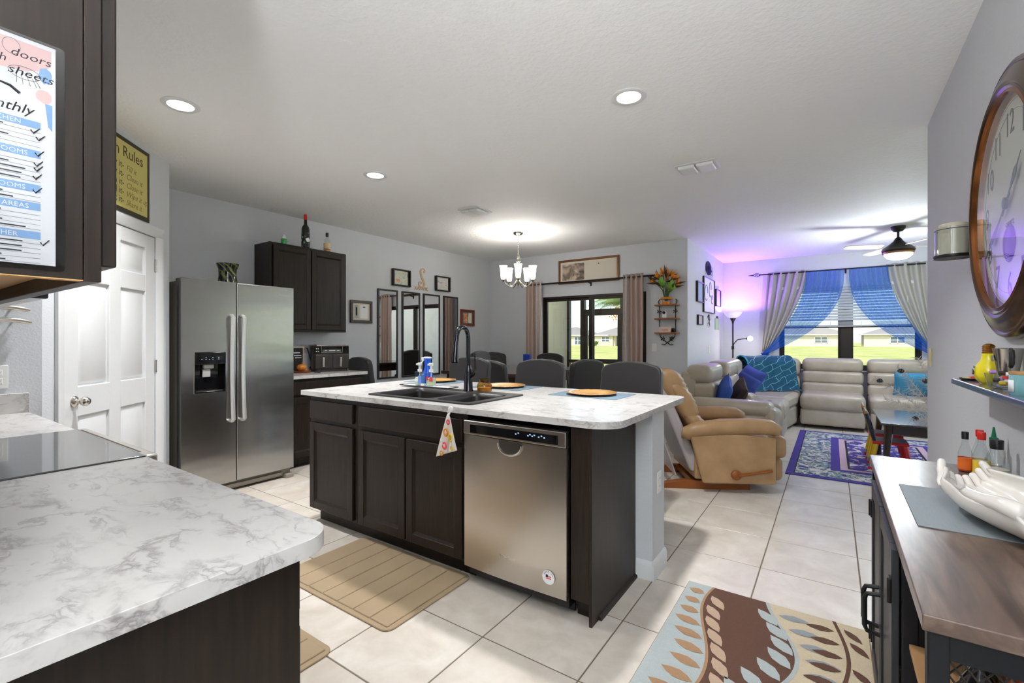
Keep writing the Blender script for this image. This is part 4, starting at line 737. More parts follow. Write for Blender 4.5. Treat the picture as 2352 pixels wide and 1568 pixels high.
def vent(label, x0, x1, y0, y1):
    t = thing('ceiling_vent', label, 'vent', ((x0+x1)/2, (y0+y1)/2, H), 0, 'ceiling vents'); hx, hy = (x1-x0)/2, (y1-y0)/2
    obj('vent_frame', MB().rbox(-hx, hx, -hy, hy, -.008, 0, .003), WHITE, t)
    for s_ in (-1, 1):
        d_ = obj('deflector', MB().rbox(s_*hx*.45-hx*.4, s_*hx*.45+hx*.4, -hy*.75, hy*.75, -.034, -.008, .010, 3), PLASTIC, t); obj('louver', MB().box(s_*hx*.45-hx*.4, s_*hx*.45+hx*.4, -hy*.78, -hy*.74, -.03, -.01), PLASTIC, d_)
    return t
vent('white ceiling vent with two deflectors beside the chandelier', -3.285, -3.025, 3.75, 4.02); vent('white ceiling vent with two deflectors above the island walkway', -1.035, -.73, 3.78, 3.995)
# chandelier
chd = thing('chandelier', 'five arm brushed nickel chandelier with white bell shades over the dining table', 'chandelier', (-3.34, 4.99, H))
NICK = mat('polished_nickel', s2l((214,208,198)), .15, metal=1)
obj('ceiling_canopy', MB().lathe([(.068,0),(.066,-.012),(.05,-.03),(.02,-.036),(.01,-.045),(0,-.046)], n=28), NICK, chd)
for k in range(16):
    z = -.05-.0155*k*1.0; a = 0 if k % 2 else PI/2; obj('chain_link', MB().tube([(.006*math.cos(q)*math.cos(a), .006*math.cos(q)*math.sin(a), z+.011*math.sin(q)) for q in [2*PI*j/10 for j in range(10)]], .0022, 5, closed=True), NICK, chd)
obj('slack_chain', MB().tube([(.01,0,-.29),(.022,.01,-.33),(.03,0,-.37),(.02,-.01,-.40),(-.01,.012,-.36),(-.012,0,-.30)], .006, 6), NICK, chd)
obj('stem', MB().lathe([(.0,-.30),(.016,-.305),(.02,-.34),(.03,-.37),(.022,-.395),(.04,-.41),(.042,-.45),(.025,-.47),(.022,-.6),(.03,-.625),(.02,-.66),(.006,-.675),(.004,-.72),(0,-.725)], n=20), NICK, chd)
for k in range(5):
    a = 2*PI*k/5-.98; ca, sa_ = math.cos(a), math.sin(a); pp = []
    for j in range(11):
        u = j/10; r = .02+.18*u; z = -.62-.085*math.sin(PI*u*.95)+.01*u; pp.append((r*ca, r*sa_, z))
    pp[-1] = (.198*ca, .198*sa_, -.625)
    ar = obj('arm', MB().tube(pp, .0065, 8), NICK, chd); obj('socket_cup', MB().lathe([(.008,-.03),(.022,-.02),(.026,-.005),(.018,0)], (.198*ca, .198*sa_, -.61), 16), NICK, ar)
    obj('shade', MB().lathe([(.0,-.606),(.028,-.606),(.034,-.585),(.039,-.52),(.045,-.46),(.053,-.437),(.051,-.437),(.043,-.462),(.036,-.52),(.029,-.59)], (.198*ca, .198*sa_, 0), 22, cap=False), GLOWS, chd)
    light('chandelier_bulb', 'POINT', (.198*ca, .198*sa_, -.415), P_CHAND, (1,.95,.88), .03, parent=chd)
# ceiling fan
fan = thing('ceiling_fan', 'dark ceiling fan with a lit white bowl in the living room', 'fan', (.668, 7.356, H))
obj('canopy', MB().lathe([(.075,0),(.07,-.03),(.045,-.06),(.014,-.065)], n=28), BLACKM, fan); obj('downrod', MB().cyl((0,0,-.06),(0,0,-.14),.013), BLACKM, fan)
obj('motor_housing', MB().lathe([(.014,-.13),(.03,-.145),(.05,-.18),(.1,-.225),(.155,-.265),(.165,-.29),(.16,-.305),(0,-.305)], n=32), BLACKM, fan)
obj('light_ring', MB().lathe([(.15,-.305),(.158,-.315),(.15,-.335),(.0,-.335)], n=32), mat('copper_band', s2l((150,110,84)), .35, metal=.8), fan); obj('light_bowl', MB().lathe([(.14,-.335),(.135,-.355),(.105,-.385),(.06,-.402),(0,-.408)], n=28), GLOWS, fan)
BLADE = mat('fan_blade', s2l((196,186,172)), .5)
for k in range(4):
    M = Matrix.Rotation(PI/2*k+.5, 4, 'Z') @ Matrix.Translation((0,0,-.245)) @ Matrix.Rotation(.2, 4, 'X')
    obj('blade', MB().prism(rrect(.17, .62, -.06, .06, .05), -.003, .003).xf(M), BLADE, fan)
light('fan_lamp', 'POINT', (0,0,-.56), P_FAN, (.86,.94,1), .14, parent=fan)
# ------------------------------------------------------------------ pictures
def m_pic(name, stops, sc=6, seed=0, dist=2):
    m = mat(name, rough=.55); n, l, p = nodes(m); v = coord(n, l); mp = n.new('ShaderNodeVectorMath'); mp.inputs[1].default_value = (seed, seed*2.3, seed*.7); l.new(v, mp.inputs[0]); z = noise(n, l, mp.outputs[0], sc, 3, dist); l.new(ramp(n, l, z, [(a, s2l(c)) for a, c in stops]).outputs[0], p.inputs['Base Color']); return m
def picture(name, label, c, right, up, w, h, fw, dp, fm, mt=None, mw=.03, prints=(), glass=True, cat='picture', group=None):
    M = frame_mat(c, right, up); t = thing(name, label, cat, M.to_translation(), 0, group); t.rotation_euler = M.to_euler(); x, y = w/2, h/2
    obj('frame', MB().box(-x, x, -y, -y+fw, 0, dp).box(-x, x, y-fw, y, 0, dp).box(-x, -x+fw, -y+fw, y-fw, 0, dp).box(x-fw, x, -y+fw, y-fw, 0, dp), fm, t, bev=min(.004, fw*.3))
    if mt: obj('mat_board', MB().box(-x+fw, x-fw, -y+fw, y-fw, 0, dp*.5), mt, t)
    for nm, x0, x1, y0, y1, m_ in prints: obj(nm, MB().box(x0, x1, y0, y1, dp*.5, dp*.5+.0015), m_, t)
    return t
CREAMB = mat('cream_mat', s2l((222,212,196)), .8); DKBR = mat('dark_brown_frame', s2l((58,40,28)), .35); REDW = mat('red_wood_frame', s2l((128,52,28)), .35, noise=.2); BLKF = mat('black_frame', s2l((34,30,24)), .4); SILV = mat('silver_liner', s2l((186,180,172)), .3, metal=.6)
LW = dict(right=(0,1,0), up=(0,0,1))
f1 = picture('framed_certificate', 'dark framed certificate between the wall cabinet and the mirrors', (-5, 3.823, 1.645), w=.335, h=.288, fw=.035, dp=.03, fm=DKBR, mt=CREAMB, prints=[('certificate_print', -.02, .10, -.085, .085, PAPER), ('badge_print', -.105, -.045, -.085, .085, mat('grey_print', s2l((176,178,176)), .6)), ('badge_drawing', -.085, -.066, -.05, .055, mat('dark_drawing', s2l((92,88,76)), .6)), ('certificate_heading', .02, .06, .055, .068, GREYINK)], **LW)
f2 = picture('framed_map_art', 'black shadow box with colourful map-like art above the leftmost mirror', (-5, 4.49, 2.153), w=.32, h=.235, fw=.018, dp=.05, fm=BLKF, mt=BLKF, prints=[('art_print', -.125, .115, -.095, .095, m_pic('map_art', [(.3,(120,160,205)),(.45,(196,210,190)),(.55,(214,206,180)),(.7,(206,130,110))], 9, 1.0))], **LW)
f3 = picture('framed_sketch', 'black shadow box with pale sketch above the third mirror', (-5, 5.33, 2.152), w=.315, h=.23, fw=.018, dp=.05, fm=BLKF, mt=BLKF, prints=[('art_print', -.12, .12, -.095, .095, m_pic('pale_sketch', [(.3,(180,150,146)),(.38,(212,206,200)),(.6,(216,212,206)),(.72,(120,116,110))], 11, 3.0))], **LW)
f4 = picture('framed_photos', 'red wood frame with two small photos right of the mirrors', (-5, 5.938, 1.65), w=.345, h=.272, fw=.03, dp=.03, fm=REDW, mt=mat('grey_mat', s2l((98,96,92)), .8), prints=[('photo_print', -.105, -.008, -.085, .08, m_pic('warm_photo', [(.3,(96,84,120)),(.5,(206,130,96)),(.7,(236,206,150))], 14, 5.0)), ('photo_print', .01, .105, -.085, .08, m_pic('pale_photo', [(.3,(150,120,90)),(.45,(226,214,190)),(.7,(236,230,214))], 10, 7.0))], **LW)
MFR = mat('mirror_frame', s2l((40,38,42)), .35)
for k, (a, b, nm) in enumerate(((4.085, 4.432, 'tall narrow dark framed mirror nearest the wall cabinet, first of four'), (4.512, 4.856, 'tall narrow dark framed mirror, second of four from the wall cabinet'), (4.925, 5.279, 'tall narrow dark framed mirror, third of four from the wall cabinet'), (5.357, 5.695, 'tall narrow dark framed mirror nearest the room corner, last of four'))):
    t = thing('wall_hung_mirror', nm, 'mirror', (-5, (a+b)/2, .755), 0, 'tall mirrors in a row'); t.name = 'tall_mirror'
    obj('frame', MB().box(-5, -4.978, a, a+.024, .755, 1.972).box(-5, -4.978, b-.024, b, .755, 1.972).box(-5, -4.978, a+.024, b-.024, .755, .779).box(-5, -4.978, a+.024, b-.024, 1.948, 1.972), MFR, t, w=True, bev=.003); obj('glass', MB().box(-4.995, -4.987, a+.024, b-.024, .779, 1.948), MIRROR, t, w=True)
mono = thing('monogram_sign', 'tan wooden S monogram with cut-out name letters above the mirrors', 'sign', (-5, 4.89, 2.02)); TANW = mat('tan_plywood', s2l((206,170,126)), .6, noise=.15)
sp_ = []
for k in range(40):
    u = k/39
    if u < .3: a = 2.6-u/.3*3.6; r = .012+.03*u/.3; sp_.append((.93-.9+.035+r*math.cos(a)*1.0, .255+.02+r*math.sin(a)*1.2))
pts_ = [(.048,.262),(.040,.250),(.045,.238),(.060,.242),(.068,.262),(.060,.288),(.035,.300),(.006,.288),(-.010,.255),(-.008,.215),(.008,.170),(.032,.125),(.050,.085),(.055,.055),(.045,.025),(.015,.008),(-.020,.012),(-.042,.040),(-.040,.075),(-.020,.092),(.002,.082),(.005,.062),(-.008,.055)]
wd_ = [.004,.006,.006,.006,.007,.007,.008,.011,.014,.016,.017,.018,.017,.016,.013,.010,.009,.008,.008,.007,.006,.006,.004]
def ribbon(pts, wd):
    m = MB(); n = len(pts); L_ = []
    for i in range(n):
        a = Vector(pts[max(0,i-1)]); b = Vector(pts[min(n-1,i+1)]); t_ = (b-a).normalized(); q = Vector((-t_.y, t_.x))*wd[i]; p = Vector(pts[i]); L_.append((p+q, p-q))
    vs = []
    for a, b in L_: vs += [(0,a.x,a.y),(0,b.x,b.y),(.006,a.x,a.y),(.006,b.x,b.y)]
    fs = []
    for i in range(n-1): j = 4*i; k = j+4; fs += [(j,j+1,k+1,k),(j+2,k+2,k+3,j+3),(j,k,k+2,j+2),(j+1,j+3,k+3,k+1)]
    fs += [(0,2,3,1),(4*n-4,4*n-3,4*n-1,4*n-2)]; return m.add(vs, fs)
sm = ribbon(pts_, wd_); sm.xf(Matrix.Translation((-4.999, 4.89, 2.055)) @ Matrix.Diagonal((1,1.15,.95,1))); obj('letter_s', sm, TANW, mono, w=True)
text('XANVIK', .075, TANW, frame_mat((-4.997, 4.895, 2.016), (0,1,0), (0,0,1)), mono, 'name_letters', .003, align='CENTER', sx=1.02)
GOLDF = mat('antique_gold_frame', s2l((130,86,50)), .35, metal=.4, noise=.3, nscale=20)
BW = dict(right=(1,0,0), up=(0,0,1))
f5 = picture('wide_framed_art', 'wide gilt framed picture with brown painting and text page above the patio door', (-3.095, 6.57, 2.355), w=1.01, h=.375, fw=.032, dp=.035, fm=GOLDF, mt=CREAMB, prints=[('painting_print', -.44, -.06, -.135, .125, m_pic('brown_painting', [(.3,(74,66,58)),(.45,(120,106,94)),(.58,(196,176,156)),(.7,(222,208,190))], 5, 2.0, 1.2)), ('text_page', -.05, .445, -.14, .14, mat('ivory_page', s2l((216,208,192)), .8)), ('page_mark', .17, .195, .085, .10, DKBR)], **BW)
# bump wall gallery (faces +X) : right=(0,1,0)... facing +X
GW = dict(right=(0,1,0), up=(0,0,1))
picture('canvas_print', 'tall pale blue canvas left of the large line drawing on the lamp wall', (-1.62, 7.21, 1.99), w=.36, h=.30, fw=.012, dp=.035, fm=BLACK, mt=mat('blue_canvas', s2l((170,186,220)), .7), **GW)
picture('line_drawing', 'large white line drawing print in the centre of the lamp wall', (-1.62, 7.84, 1.985), w=.78, h=.55, fw=.012, dp=.03, fm=BLACK, mt=PAPER, **GW)
ld = bpy.data.objects['line_drawing']; lm = MB()
for cx_, cy_, rx_, ry_ in ((-.2, .03, .10, .12), (.08, .10, .07, .12), (.22, -.05, .05, .07)): lm.tube([(cx_+rx_*math.cos(a)*(1+.15*math.sin(2*a)), cy_+ry_*math.sin(a), .017) for a in [2*PI*k/24 for k in range(22)]], .004, 5)
obj('ink_drawing', lm, INK, ld)
picture('canvas_print', 'tall violet lit canvas right of the line drawing beside the floor lamp', (-1.62, 8.53, 1.995), w=.40, h=.29, fw=.012, dp=.035, fm=BLACK, mt=mat('lilac_canvas', s2l((176,170,222)), .7), **GW)
picture('small_print', 'small pale print below the blue canvas on the lamp wall', (-1.62, 7.24, 1.58), w=.30, h=.145, fw=.01, dp=.03, fm=BLACK, mt=mat('pinkish_print', s2l((196,186,192)), .7), **GW)
ov = thing('oval_plaque', 'black and white oval plaque below the line drawing on the lamp wall', 'plaque', (-1.62, 7.885, 1.585)); obj('plaque', MB().lathe([(0,.012),(.10,.012),(.11,.008),(.11,0),(0,0)], n=30, sy=.95).xf(frame_mat((0,0,0), (0,1,0), (0,0,1))), m_pic('cow_spots', [(.46,(20,20,22)),(.5,(230,230,228))], 9, 4.0, .5), ov)
sg = thing('green_plaque', 'narrow green plaque with black hanger below the violet lit canvas', 'plaque', (-1.62, 8.52, 1.46)); obj('board', MB().box(0,.012,-.17,.17,0,.19), mat('sage_board', s2l((168,190,160)), .7), sg); obj('hanger', MB().tube([(.006,-.05,.19),(.008,-.02,.22),(.008,.02,.22),(.006,.05,.19)], .012, 6), BLACK, sg)
wh = thing('feather_hanging', 'dark blue feathered oval wall hanging above the line drawing', 'wall hanging', (-1.62, 7.84, 2.33)); fm_ = MB()
for k in range(70):
    a = random.uniform(-.2,PI+.2); r = random.uniform(.2,1); p = Vector((.01+random.uniform(0,.02), .20*r*math.cos(a), .05+.13*r*math.sin(a))); d_ = Vector((.01, random.gauss(0,.02), -.07)); fm_.add([p, p+d_*.5+Vector((.003,.015,0)), p+d_, p+d_*.5-Vector((-.003,.015,0))], [(0,1,2,3)])
obj('feathers', fm_, mat('navy_feathers', s2l((44,52,84)), .8), wh, kind='stuff'); obj('backing', MB().prism([(.19*math.cos(2*PI*k/20), .09+.11*math.sin(2*PI*k/20)) for k in range(20)], 0, .012, 'x'), mat('navy_feathers'), wh)
outlet('outlet', 'white outlet low on the lamp wall beside the sofa', frame_mat((-1.62, 7.9, 1.13), (0,1,0), (0,0,1)))
outlet('light_switch', 'white light switch under the corner wall shelf', frame_mat((-2.073, 6.57, 1.175), (1,0,0), (0,0,1)), 'switch')
# corner shelf with items
IRON = mat('wrought_iron', s2l((40,40,40)), .5, metal=.5); ORW = mat('orange_wood', s2l((176,102,50)), .4, noise=.25, nscale=6, stretch=(1,9,9))
cs_ = thing('scroll_shelf', 'three tier orange wood wall shelf with black iron scrolls beside the patio door', 'shelf', (-1.885, 6.57, 1.20))
for z in (1.775, 1.585, 1.388): obj('shelf_board', MB().prism(rrect(-2.05, -1.72, 6.44, 6.568, [.005,.005,.05,.05]), z-.016, z), ORW, cs_, w=True, bev=.003)
for s_ in (-1, 1):
    x = -1.885+s_*.11; obj('scroll', MB().tube([(x,6.555,1.85),(x+s_*.02,6.555,1.82),(x,6.555,1.77),(x,6.555,1.40),(x-s_*.01,6.555,1.33),(x-s_*.06,6.55,1.28),(x-s_*.11,6.548,1.245),(x-s_*.15,6.55,1.215),(x-s_*.19,6.55,1.222)], .006, 7), IRON, cs_, w=True)
    for z in (1.68, 1.30): 
        lf = MB()
        for q in range(5): a = 2*PI*q/5; lf.add([(0,0,0),(.026*math.cos(a-.35),-.004,.026*math.sin(a-.35)),(.036*math.cos(a),-.007,.036*math.sin(a)),(.026*math.cos(a+.35),-.004,.026*math.sin(a+.35))], [(0,1,2,3)])
        obj('iron_leaf', lf.xf(Matrix.Translation((x-(s_*.05 if z < 1.5 else 0), 6.54, z))), IRON, cs_, w=True, sol=.003)
va = thing('flower_vase', 'glass vase wrapped in orange with bird of paradise flowers on the corner shelf', 'vase', (-1.89, 6.505, 1.775))
obj('vase', MB().lathe([(.0,.002),(.05,.002),(.052,.02),(.05,.07),(.03,.11),(.028,.16),(.036,.19)], n=20, cap=False), JARG, va); obj('vase_base', MB().lathe([(0,0),(.05,0),(.053,.006),(.053,.035),(0,.036)], n=20), ORG, va)
obj('ribbon', MB().grid(lambda u, v: ((.055+.03*v+.012*math.sin(2*PI*u*7))*math.cos(2*PI*u), (.04+.02*v)*math.sin(2*PI*u), .10-.03*v), 42, 3, True), ORG, va, sol=.002)
OP = mat('orange_petal', s2l((252,152,28)), .5, noise=.2); GL = mat('green_leaf', s2l((120,180,56)), .45, noise=.25, nscale=9); DL = mat('dark_bract', s2l((74,62,50)), .5); ST = mat('green_stem', s2l((70,90,44)), .5)
def petal(p0, d_, L_, w_, n=(0,-1,0)):
    d_ = Vector(d_).normalized(); s_ = d_.cross(Vector(n)).normalized(); p0 = Vector(p0); return ([p0, p0+d_*L_*.45+s_*w_, p0+d_*L_, p0+d_*L_*.45-s_*w_, p0+d_*L_*.45+Vector(n)*w_*.5], [(0,1,4),(1,2,4),(2,3,4),(3,0,4)])
rr = random.Random(11)
for k, (dx, dz) in enumerate(((-.13,.30),(-.08,.36),(-.03,.40),(.03,.40),(.08,.34),(.14,.29),(0,.32),(.11,.24))):
    hd = Vector((dx, rr.uniform(-.05,.03), dz)); s_ = obj('stem', MB().tube([(dx*.1,0,.05),(dx*.35,hd.y*.4,.2),tuple(hd)], .006, 6), ST, va)
    fl = MB(); sg_ = 1 if dx >= 0 else -1
    for q in range(5): fl.add(*petal(hd, (sg_*rr.uniform(-.3,1.0), rr.uniform(-.4,.2), rr.uniform(.35,1)), rr.uniform(.09,.14), .014))
    fo = obj('blossom', fl, OP, s_, sol=.002); obj('bract', MB().add(*petal(hd-Vector((sg_*.02,0,.01)), (sg_, -.2, .12), .16, .014)), DL, s_, sol=.003)
for dx, dz, L_, w_, m_ in ((-.06,.22,.18,.06,GL),(.12,.16,.2,.065,GL),(-.10,.24,.22,.02,DL),(.13,.20,.2,.02,DL),(0,.35,.2,.016,DL),(.03,.34,.16,.014,DL),(-.16,.34,.14,.012,DL)):
    obj('leaf', MB().add(*petal((dx*.5,-.02,dz), (dx*1.4, -.25, .5 if m_ is GL else (.15 if abs(dx)>.05 else 1)), L_, w_)), m_, va, sol=.002)
wc = thing('web_camera', 'small white indoor camera on the middle tier of the corner shelf', 'camera', (-1.91, 6.50, 1.585)); obj('body', MB().rbox(-.028,.028,-.022,.022,0,.075,.012,3).lathe([(.0,.10),(.02,.096),(.028,.08),(.028,.07)], n=20), PLASTIC, wc); obj('lens', MB().lathe([(.02,0),(.02,.006),(0,.008)], n=20).xf(frame_mat((0,-.024,.075), (1,0,0), (0,0,1))), GLOSSB, wc)
bx_ = thing('cream_box', 'cream box with red script on the lowest tier of the corner shelf', 'box', (-1.90, 6.51, 1.388)); obj('box', MB().rbox(-.08,.08,-.03,.03,0,.075,.003), mat('cream_card', s2l((226,206,190)), .7), bx_); text('home', .04, PINKP, frame_mat((-.05,-.0305,.025), (1,0,0), (0,0,1)), bx_, 'box_lettering', .0004, .3, w=False)
tag(obj('black_jar', MB().lathe([(.022,0),(.024,.004),(.024,.05),(.018,.056),(0,.057)], (-1.79,6.50,1.388), 18), GLOSSB), 'tiny black jar beside the cream box on the corner shelf', 'jar')
# ------------------------------------------------------------------ patio door curtains
ROD = mat('rod_black', (.012,.011,.012), .4, metal=.5)
r1 = thing('curtain_rod', 'black curtain rod above the patio door', 'curtain rod', (-3.05, 6.47, 2.185))
obj('rod', MB().cyl((-4.14,6.47,2.185),(-2.0,6.47,2.185),.0125,n=12), ROD, r1, w=True)
for x in (-4.14,-2.0): obj('finial', MB().lathe([(0,-.02),(.02,-.012),(.024,0),(.02,.012),(0,.02)], (x,6.47,2.185), 14), ROD, r1, w=True)
for x in (-3.98,-3.05,-2.12): obj('bracket', MB().tube([(x,6.57,2.15),(x,6.5,2.155),(x,6.47,2.168)], .007, 6).box(x-.012,x+.012,6.562,6.57,2.11,2.19), ROD, r1, w=True)
BEIGE = mat('beige_curtain', s2l((190,168,156)), .7, noise=.1, nscale=3, stretch=(14,14,.6)); LACE = mat('lace_stripe', s2l((216,204,200)), .7, noise=.35, nscale=60); TAUPE = mat('taupe_stripe', s2l((176,150,136)), .7)
def curtain(name, label, x0, x1, y, zt, zb, folds, amp, stripes, group='patio door curtains'):
    t = thing(name, label, 'curtain', ((x0+x1)/2, y, zb), 0, group)
    for k, (a, b, m_) in enumerate(stripes):
        def fn(u, v): q = a+(b-a)*u; return (x0+(x1-x0)*q+.01*math.sin(9*v+q*6)*v, y+amp*math.sin(2*PI*folds*q)*(.75+.25*v), zt+(zb-zt)*v)
        obj('fabric_panel', MB().grid(fn, 22, 14), m_, t, w=True, sol=.003, ang=None)
    for k in range(folds*2):
        q = (k+.5)/(folds*2); x = x0+(x1-x0)*q; obj('grommet', MB().tube([(x, y+.022*math.cos(a), zt-.035+.022*math.sin(a)) for a in [2*PI*j/12 for j in range(12)]], .004, 5, closed=True), NICK, t, w=True)
curtain('patio_curtain', 'beige striped curtain on the left of the patio door', -4.17, -3.87, 6.47, 2.23, .03, 4, .035, [(0,.5,BEIGE),(.5,.62,TAUPE),(.62,1,LACE)])
curtain('patio_curtain', 'beige striped curtain on the right of the patio door', -2.50, -2.20, 6.47, 2.23, .03, 4, .035, [(0,.3,LACE),(.3,.42,TAUPE),(.42,1,BEIGE)])
# ------------------------------------------------------------------ dining set
TBL = mat('dark_table_wood', s2l((62,46,38)), .22, noise=.2, nscale=4, stretch=(1,10,10), coat=.4)
dt = thing('dining_table', 'dark counter height dining table under the chandelier', 'table', (-3.34, 5.0, 0))
obj('table_top', MB().rbox(-3.95,-2.73,4.2,5.8,.87,.91,.006), TBL, dt, w=True); obj('apron', MB().box(-3.88,-2.8,4.27,4.29,.77,.87).box(-3.88,-2.8,5.71,5.73,.77,.87).box(-3.88,-3.86,4.29,5.71,.77,.87).box(-2.82,-2.8,4.29,5.71,.77,.87), TBL, dt, w=True)
for x in (-3.9,-2.87):
    for y in (4.25,5.66): obj('leg', MB().box(x,x+.09,y,y+.09,0,.87), TBL, dt, w=True, bev=.004)
LEGM = mat('chair_leg_wood', s2l((44,32,26)), .4)
def make_chair(label, apex=1.13, group='slipcovered counter chairs'):
    t = thing('counter_chair', label, 'chair', (0,0,0), 0, group); zc = apex-.07
    prof = [(-.235,.5),(.235,.5),(.236,.8),(.232,apex-.085),(.222,apex-.056),(.200,apex-.038),(.11,apex-.014),(0,apex-.006),(-.11,apex-.014),(-.200,apex-.038),(-.222,apex-.056),(-.232,apex-.085),(-.236,.8)]
    m = MB(); vs = []; n = len(prof)
    for y0, ins in ((-.155,.012),(-.165,0),(-.215,0),(-.228,.012)):
        for x, z in prof: vs.append((x*(1-ins*4), y0-(z-.5)*.13, z-(ins if z > .6 else 0)))
    fs = [tuple(range(n))[::-1], tuple(range(3*n,4*n))]
    for q in range(3): fs += [(q*n+i, q*n+(i+1) % n, (q+1)*n+(i+1) % n, (q+1)*n+i) for i in range(n)]
    obj('backrest', m.add(vs, fs), CHAIRF, t, ang=50, bev=.008); obj('seat', MB().rbox(-.235,.235,-.2,.24,.55,.66,.03,3), CHAIRF, t)
    obj('skirt', MB().grid(lambda u, v: (lambda q: (q[0]*(1+.0*v), q[1], .57-.14*v))((rrect(-.232,.232,-.198,.236,.02,2))[int(round(u*12)) % 12]), 12, 3, True), CHAIRF, t, sol=.004)
    for x in (-.2,.2):
        for y in (-.17,.2): obj('leg', MB().tube([(x,y,0),(x,y,.5)], [.016,.024], 8), LEGM, t)
    obj('footrest', MB().box(-.2,.2,.19,.21,.2,.225), LEGM, t); return t
c0 = make_chair('charcoal slipcovered counter chair at the island end nearest the recliner'); c0.location = (-1.243, 3.13, 0); c0.rotation_euler = (0,0,PI)
dup(c0, (-2.04, 3.13, 0), PI, 'charcoal slipcovered counter chair at the middle of the island behind the candle jar'); dup(c0, (-2.815, 3.13, 0), PI, 'charcoal slipcovered counter chair at the island end behind the faucet')
d0 = make_chair('dark counter chair on the near side of the dining table, back to the island', 1.09); d0.location = (-2.86, 3.97, 0)
dup(d0, (-2.36, 4.55, 0), 1.25, 'dark counter chair turned at the window side of the dining table'); dup(c0, (-4.02, 5.42, 0), -PI/2+.1, 'charcoal counter chair on the mirror side of the dining table catching blue daylight')
dup(d0, (-4.42, 5.95, 0), -2.3, 'dark counter chair pushed into the far dining corner'); dup(d0, (-3.60, 6.02, 0), PI, 'dark counter chair at the far side of the dining table near the patio curtain')
dup(d0, (-4.62, 3.80, 0), -.12, 'dark counter chair standing between the short countertop and the mirrors')
nb = thing('blue_box', 'small blue box standing on the dining table', 'box', (-3.24, 5.05, .91)); obj('box', MB().rbox(-.05,.05,-.02,.02,0,.19,.003), mat('cobalt_card', s2l((34,70,180)), .5), nb); obj('box_label', MB().box(-.035,.035,-.0208,-.0201,.02,.08), mat('pale_blue_print', s2l((140,170,220)), .6), nb)
# ------------------------------------------------------------------ living room window dressing
r2 = thing('curtain_rod', 'black curtain rod with a twisted cage finial over the living room window', 'curtain rod', (.18, 9.0, 2.40))
obj('rod', MB().cyl((-1.0,9.0,2.40),(2.0,9.0,2.40),.011,n=12), ROD, r2, w=True)
for k in range(4):
    a0 = PI/2*k; obj('cage_wire', MB().tube([(-1.0-.13*u, 9.0+.032*math.sin(PI*u)*math.cos(a0+3*u), 2.40+.032*math.sin(PI*u)*math.sin(a0+3*u)) for u in [j/10 for j in range(11)]], .0045, 5), ROD, r2, w=True)
obj('finial_tip', MB().tube([(-1.12,9.0,2.40),(-1.15,9.0,2.40),(-1.2,9.0,2.40)], [.012,.009,.003], 8), ROD, r2, w=True)
for x in (-.86, .18, 1.3): obj('bracket', MB().box(x-.01,x+.01,9.0,9.1,2.385,2.40).box(x-.012,x+.012,9.09,9.1,2.34,2.42), ROD, r2, w=True)
GREYC = mat('grey_curtain', s2l((168,166,158)), .7, noise=.08, nscale=4, stretch=(10,10,1))
def tied(name, label, top, tie, zt, ztie, p0, p1, y, folds, amp, m_, sol=.003, tail=True, tw=.05, cat='curtain', group='living room curtains'):
    t = thing(name, label, cat, ((top[0]+top[1])/2, y, .1), 0, group)
    def fn(u, v):
        a = top[0]+(tie-tw-top[0])*v**p0; b = top[1]+(tie+tw-top[1])*v**p1; z = zt+(ztie-zt)*(v if True else v); sag = 0
        return (a+(b-a)*u, y+amp*math.sin(2*PI*folds*u)*(1-.45*v)+.006*math.sin(14*u+9*v), z)
    obj('fabric_panel', MB().grid(fn, folds*12, 24), m_, t, w=True, sol=sol, ang=None)
    if tail:
        def ft(u, v): return (tie-tw*(1+1.6*v)+(2*tw*(1+1.6*v))*u, y+amp*.6*math.sin(2*PI*folds*u)*(1+.5*v), ztie+(.05-ztie)*v)
        obj('fabric_tail', MB().grid(ft, folds*10, 8), m_, t, w=True, sol=sol, ang=None)
    obj('tie_back', MB().tube([(tie+(tw+.008)*math.cos(a), y+(amp*.8+.012)*math.sin(a), ztie+.012*math.cos(a)) for a in [2*PI*k/16 for k in range(16)]], .012, 6, closed=True), m_, t, w=True)
    return t
tied('blackout_curtain', 'grey drape on the left of the living room window, tied back', (-.90,-.33), -.94, 2.43, 1.08, .9, 1.5, 9.02, 5, .035, GREYC)
tied('blackout_curtain', 'grey drape on the right of the living room window, tied back', (.68,1.30), 1.24, 2.43, 1.08, 1.5, .9, 9.02, 5, .035, GREYC)
tied('sheer_curtain', 'blue ombre sheer curtain swept to the left of the living room window', (-.34,.16), -.93, 2.39, 1.06, 1.9, 2.6, 8.955, 4, .018, SHEER, sol=0)
tied('sheer_curtain', 'blue ombre sheer curtain swept to the right of the living room window', (.22,.70), 1.25, 2.39, 1.06, 2.6, 1.9, 8.955, 4, .018, SHEER, sol=0)
def m_blind():
    m = bpy.data.materials.new('white_blind_slat'); m.use_nodes = True; n = m.node_tree.nodes; l = m.node_tree.links; n.clear(); d = n.new('ShaderNodeBsdfDiffuse'); d.inputs[0].default_value = (.82,.83,.85,1); t = n.new('ShaderNodeBsdfTranslucent'); t.inputs[0].default_value = (.9,.92,.95,1); x = n.new('ShaderNodeMixShader'); x.inputs[0].default_value = .45; o = n.new('ShaderNodeOutputMaterial'); l.new(d.outputs[0], x.inputs[1]); l.new(t.outputs[0], x.inputs[2]); l.new(x.outputs[0], o.inputs[0]); return m
BLIND = m_blind()
t = thing('window_blind', 'white horizontal slat blind half raised over the living room window', 'blind', (.18, 9.07, 1.5)); a, b = -.73, 1.09
obj('headrail', MB().box(a,b,9.045,9.1,2.125,2.17), BLIND, t, w=True)
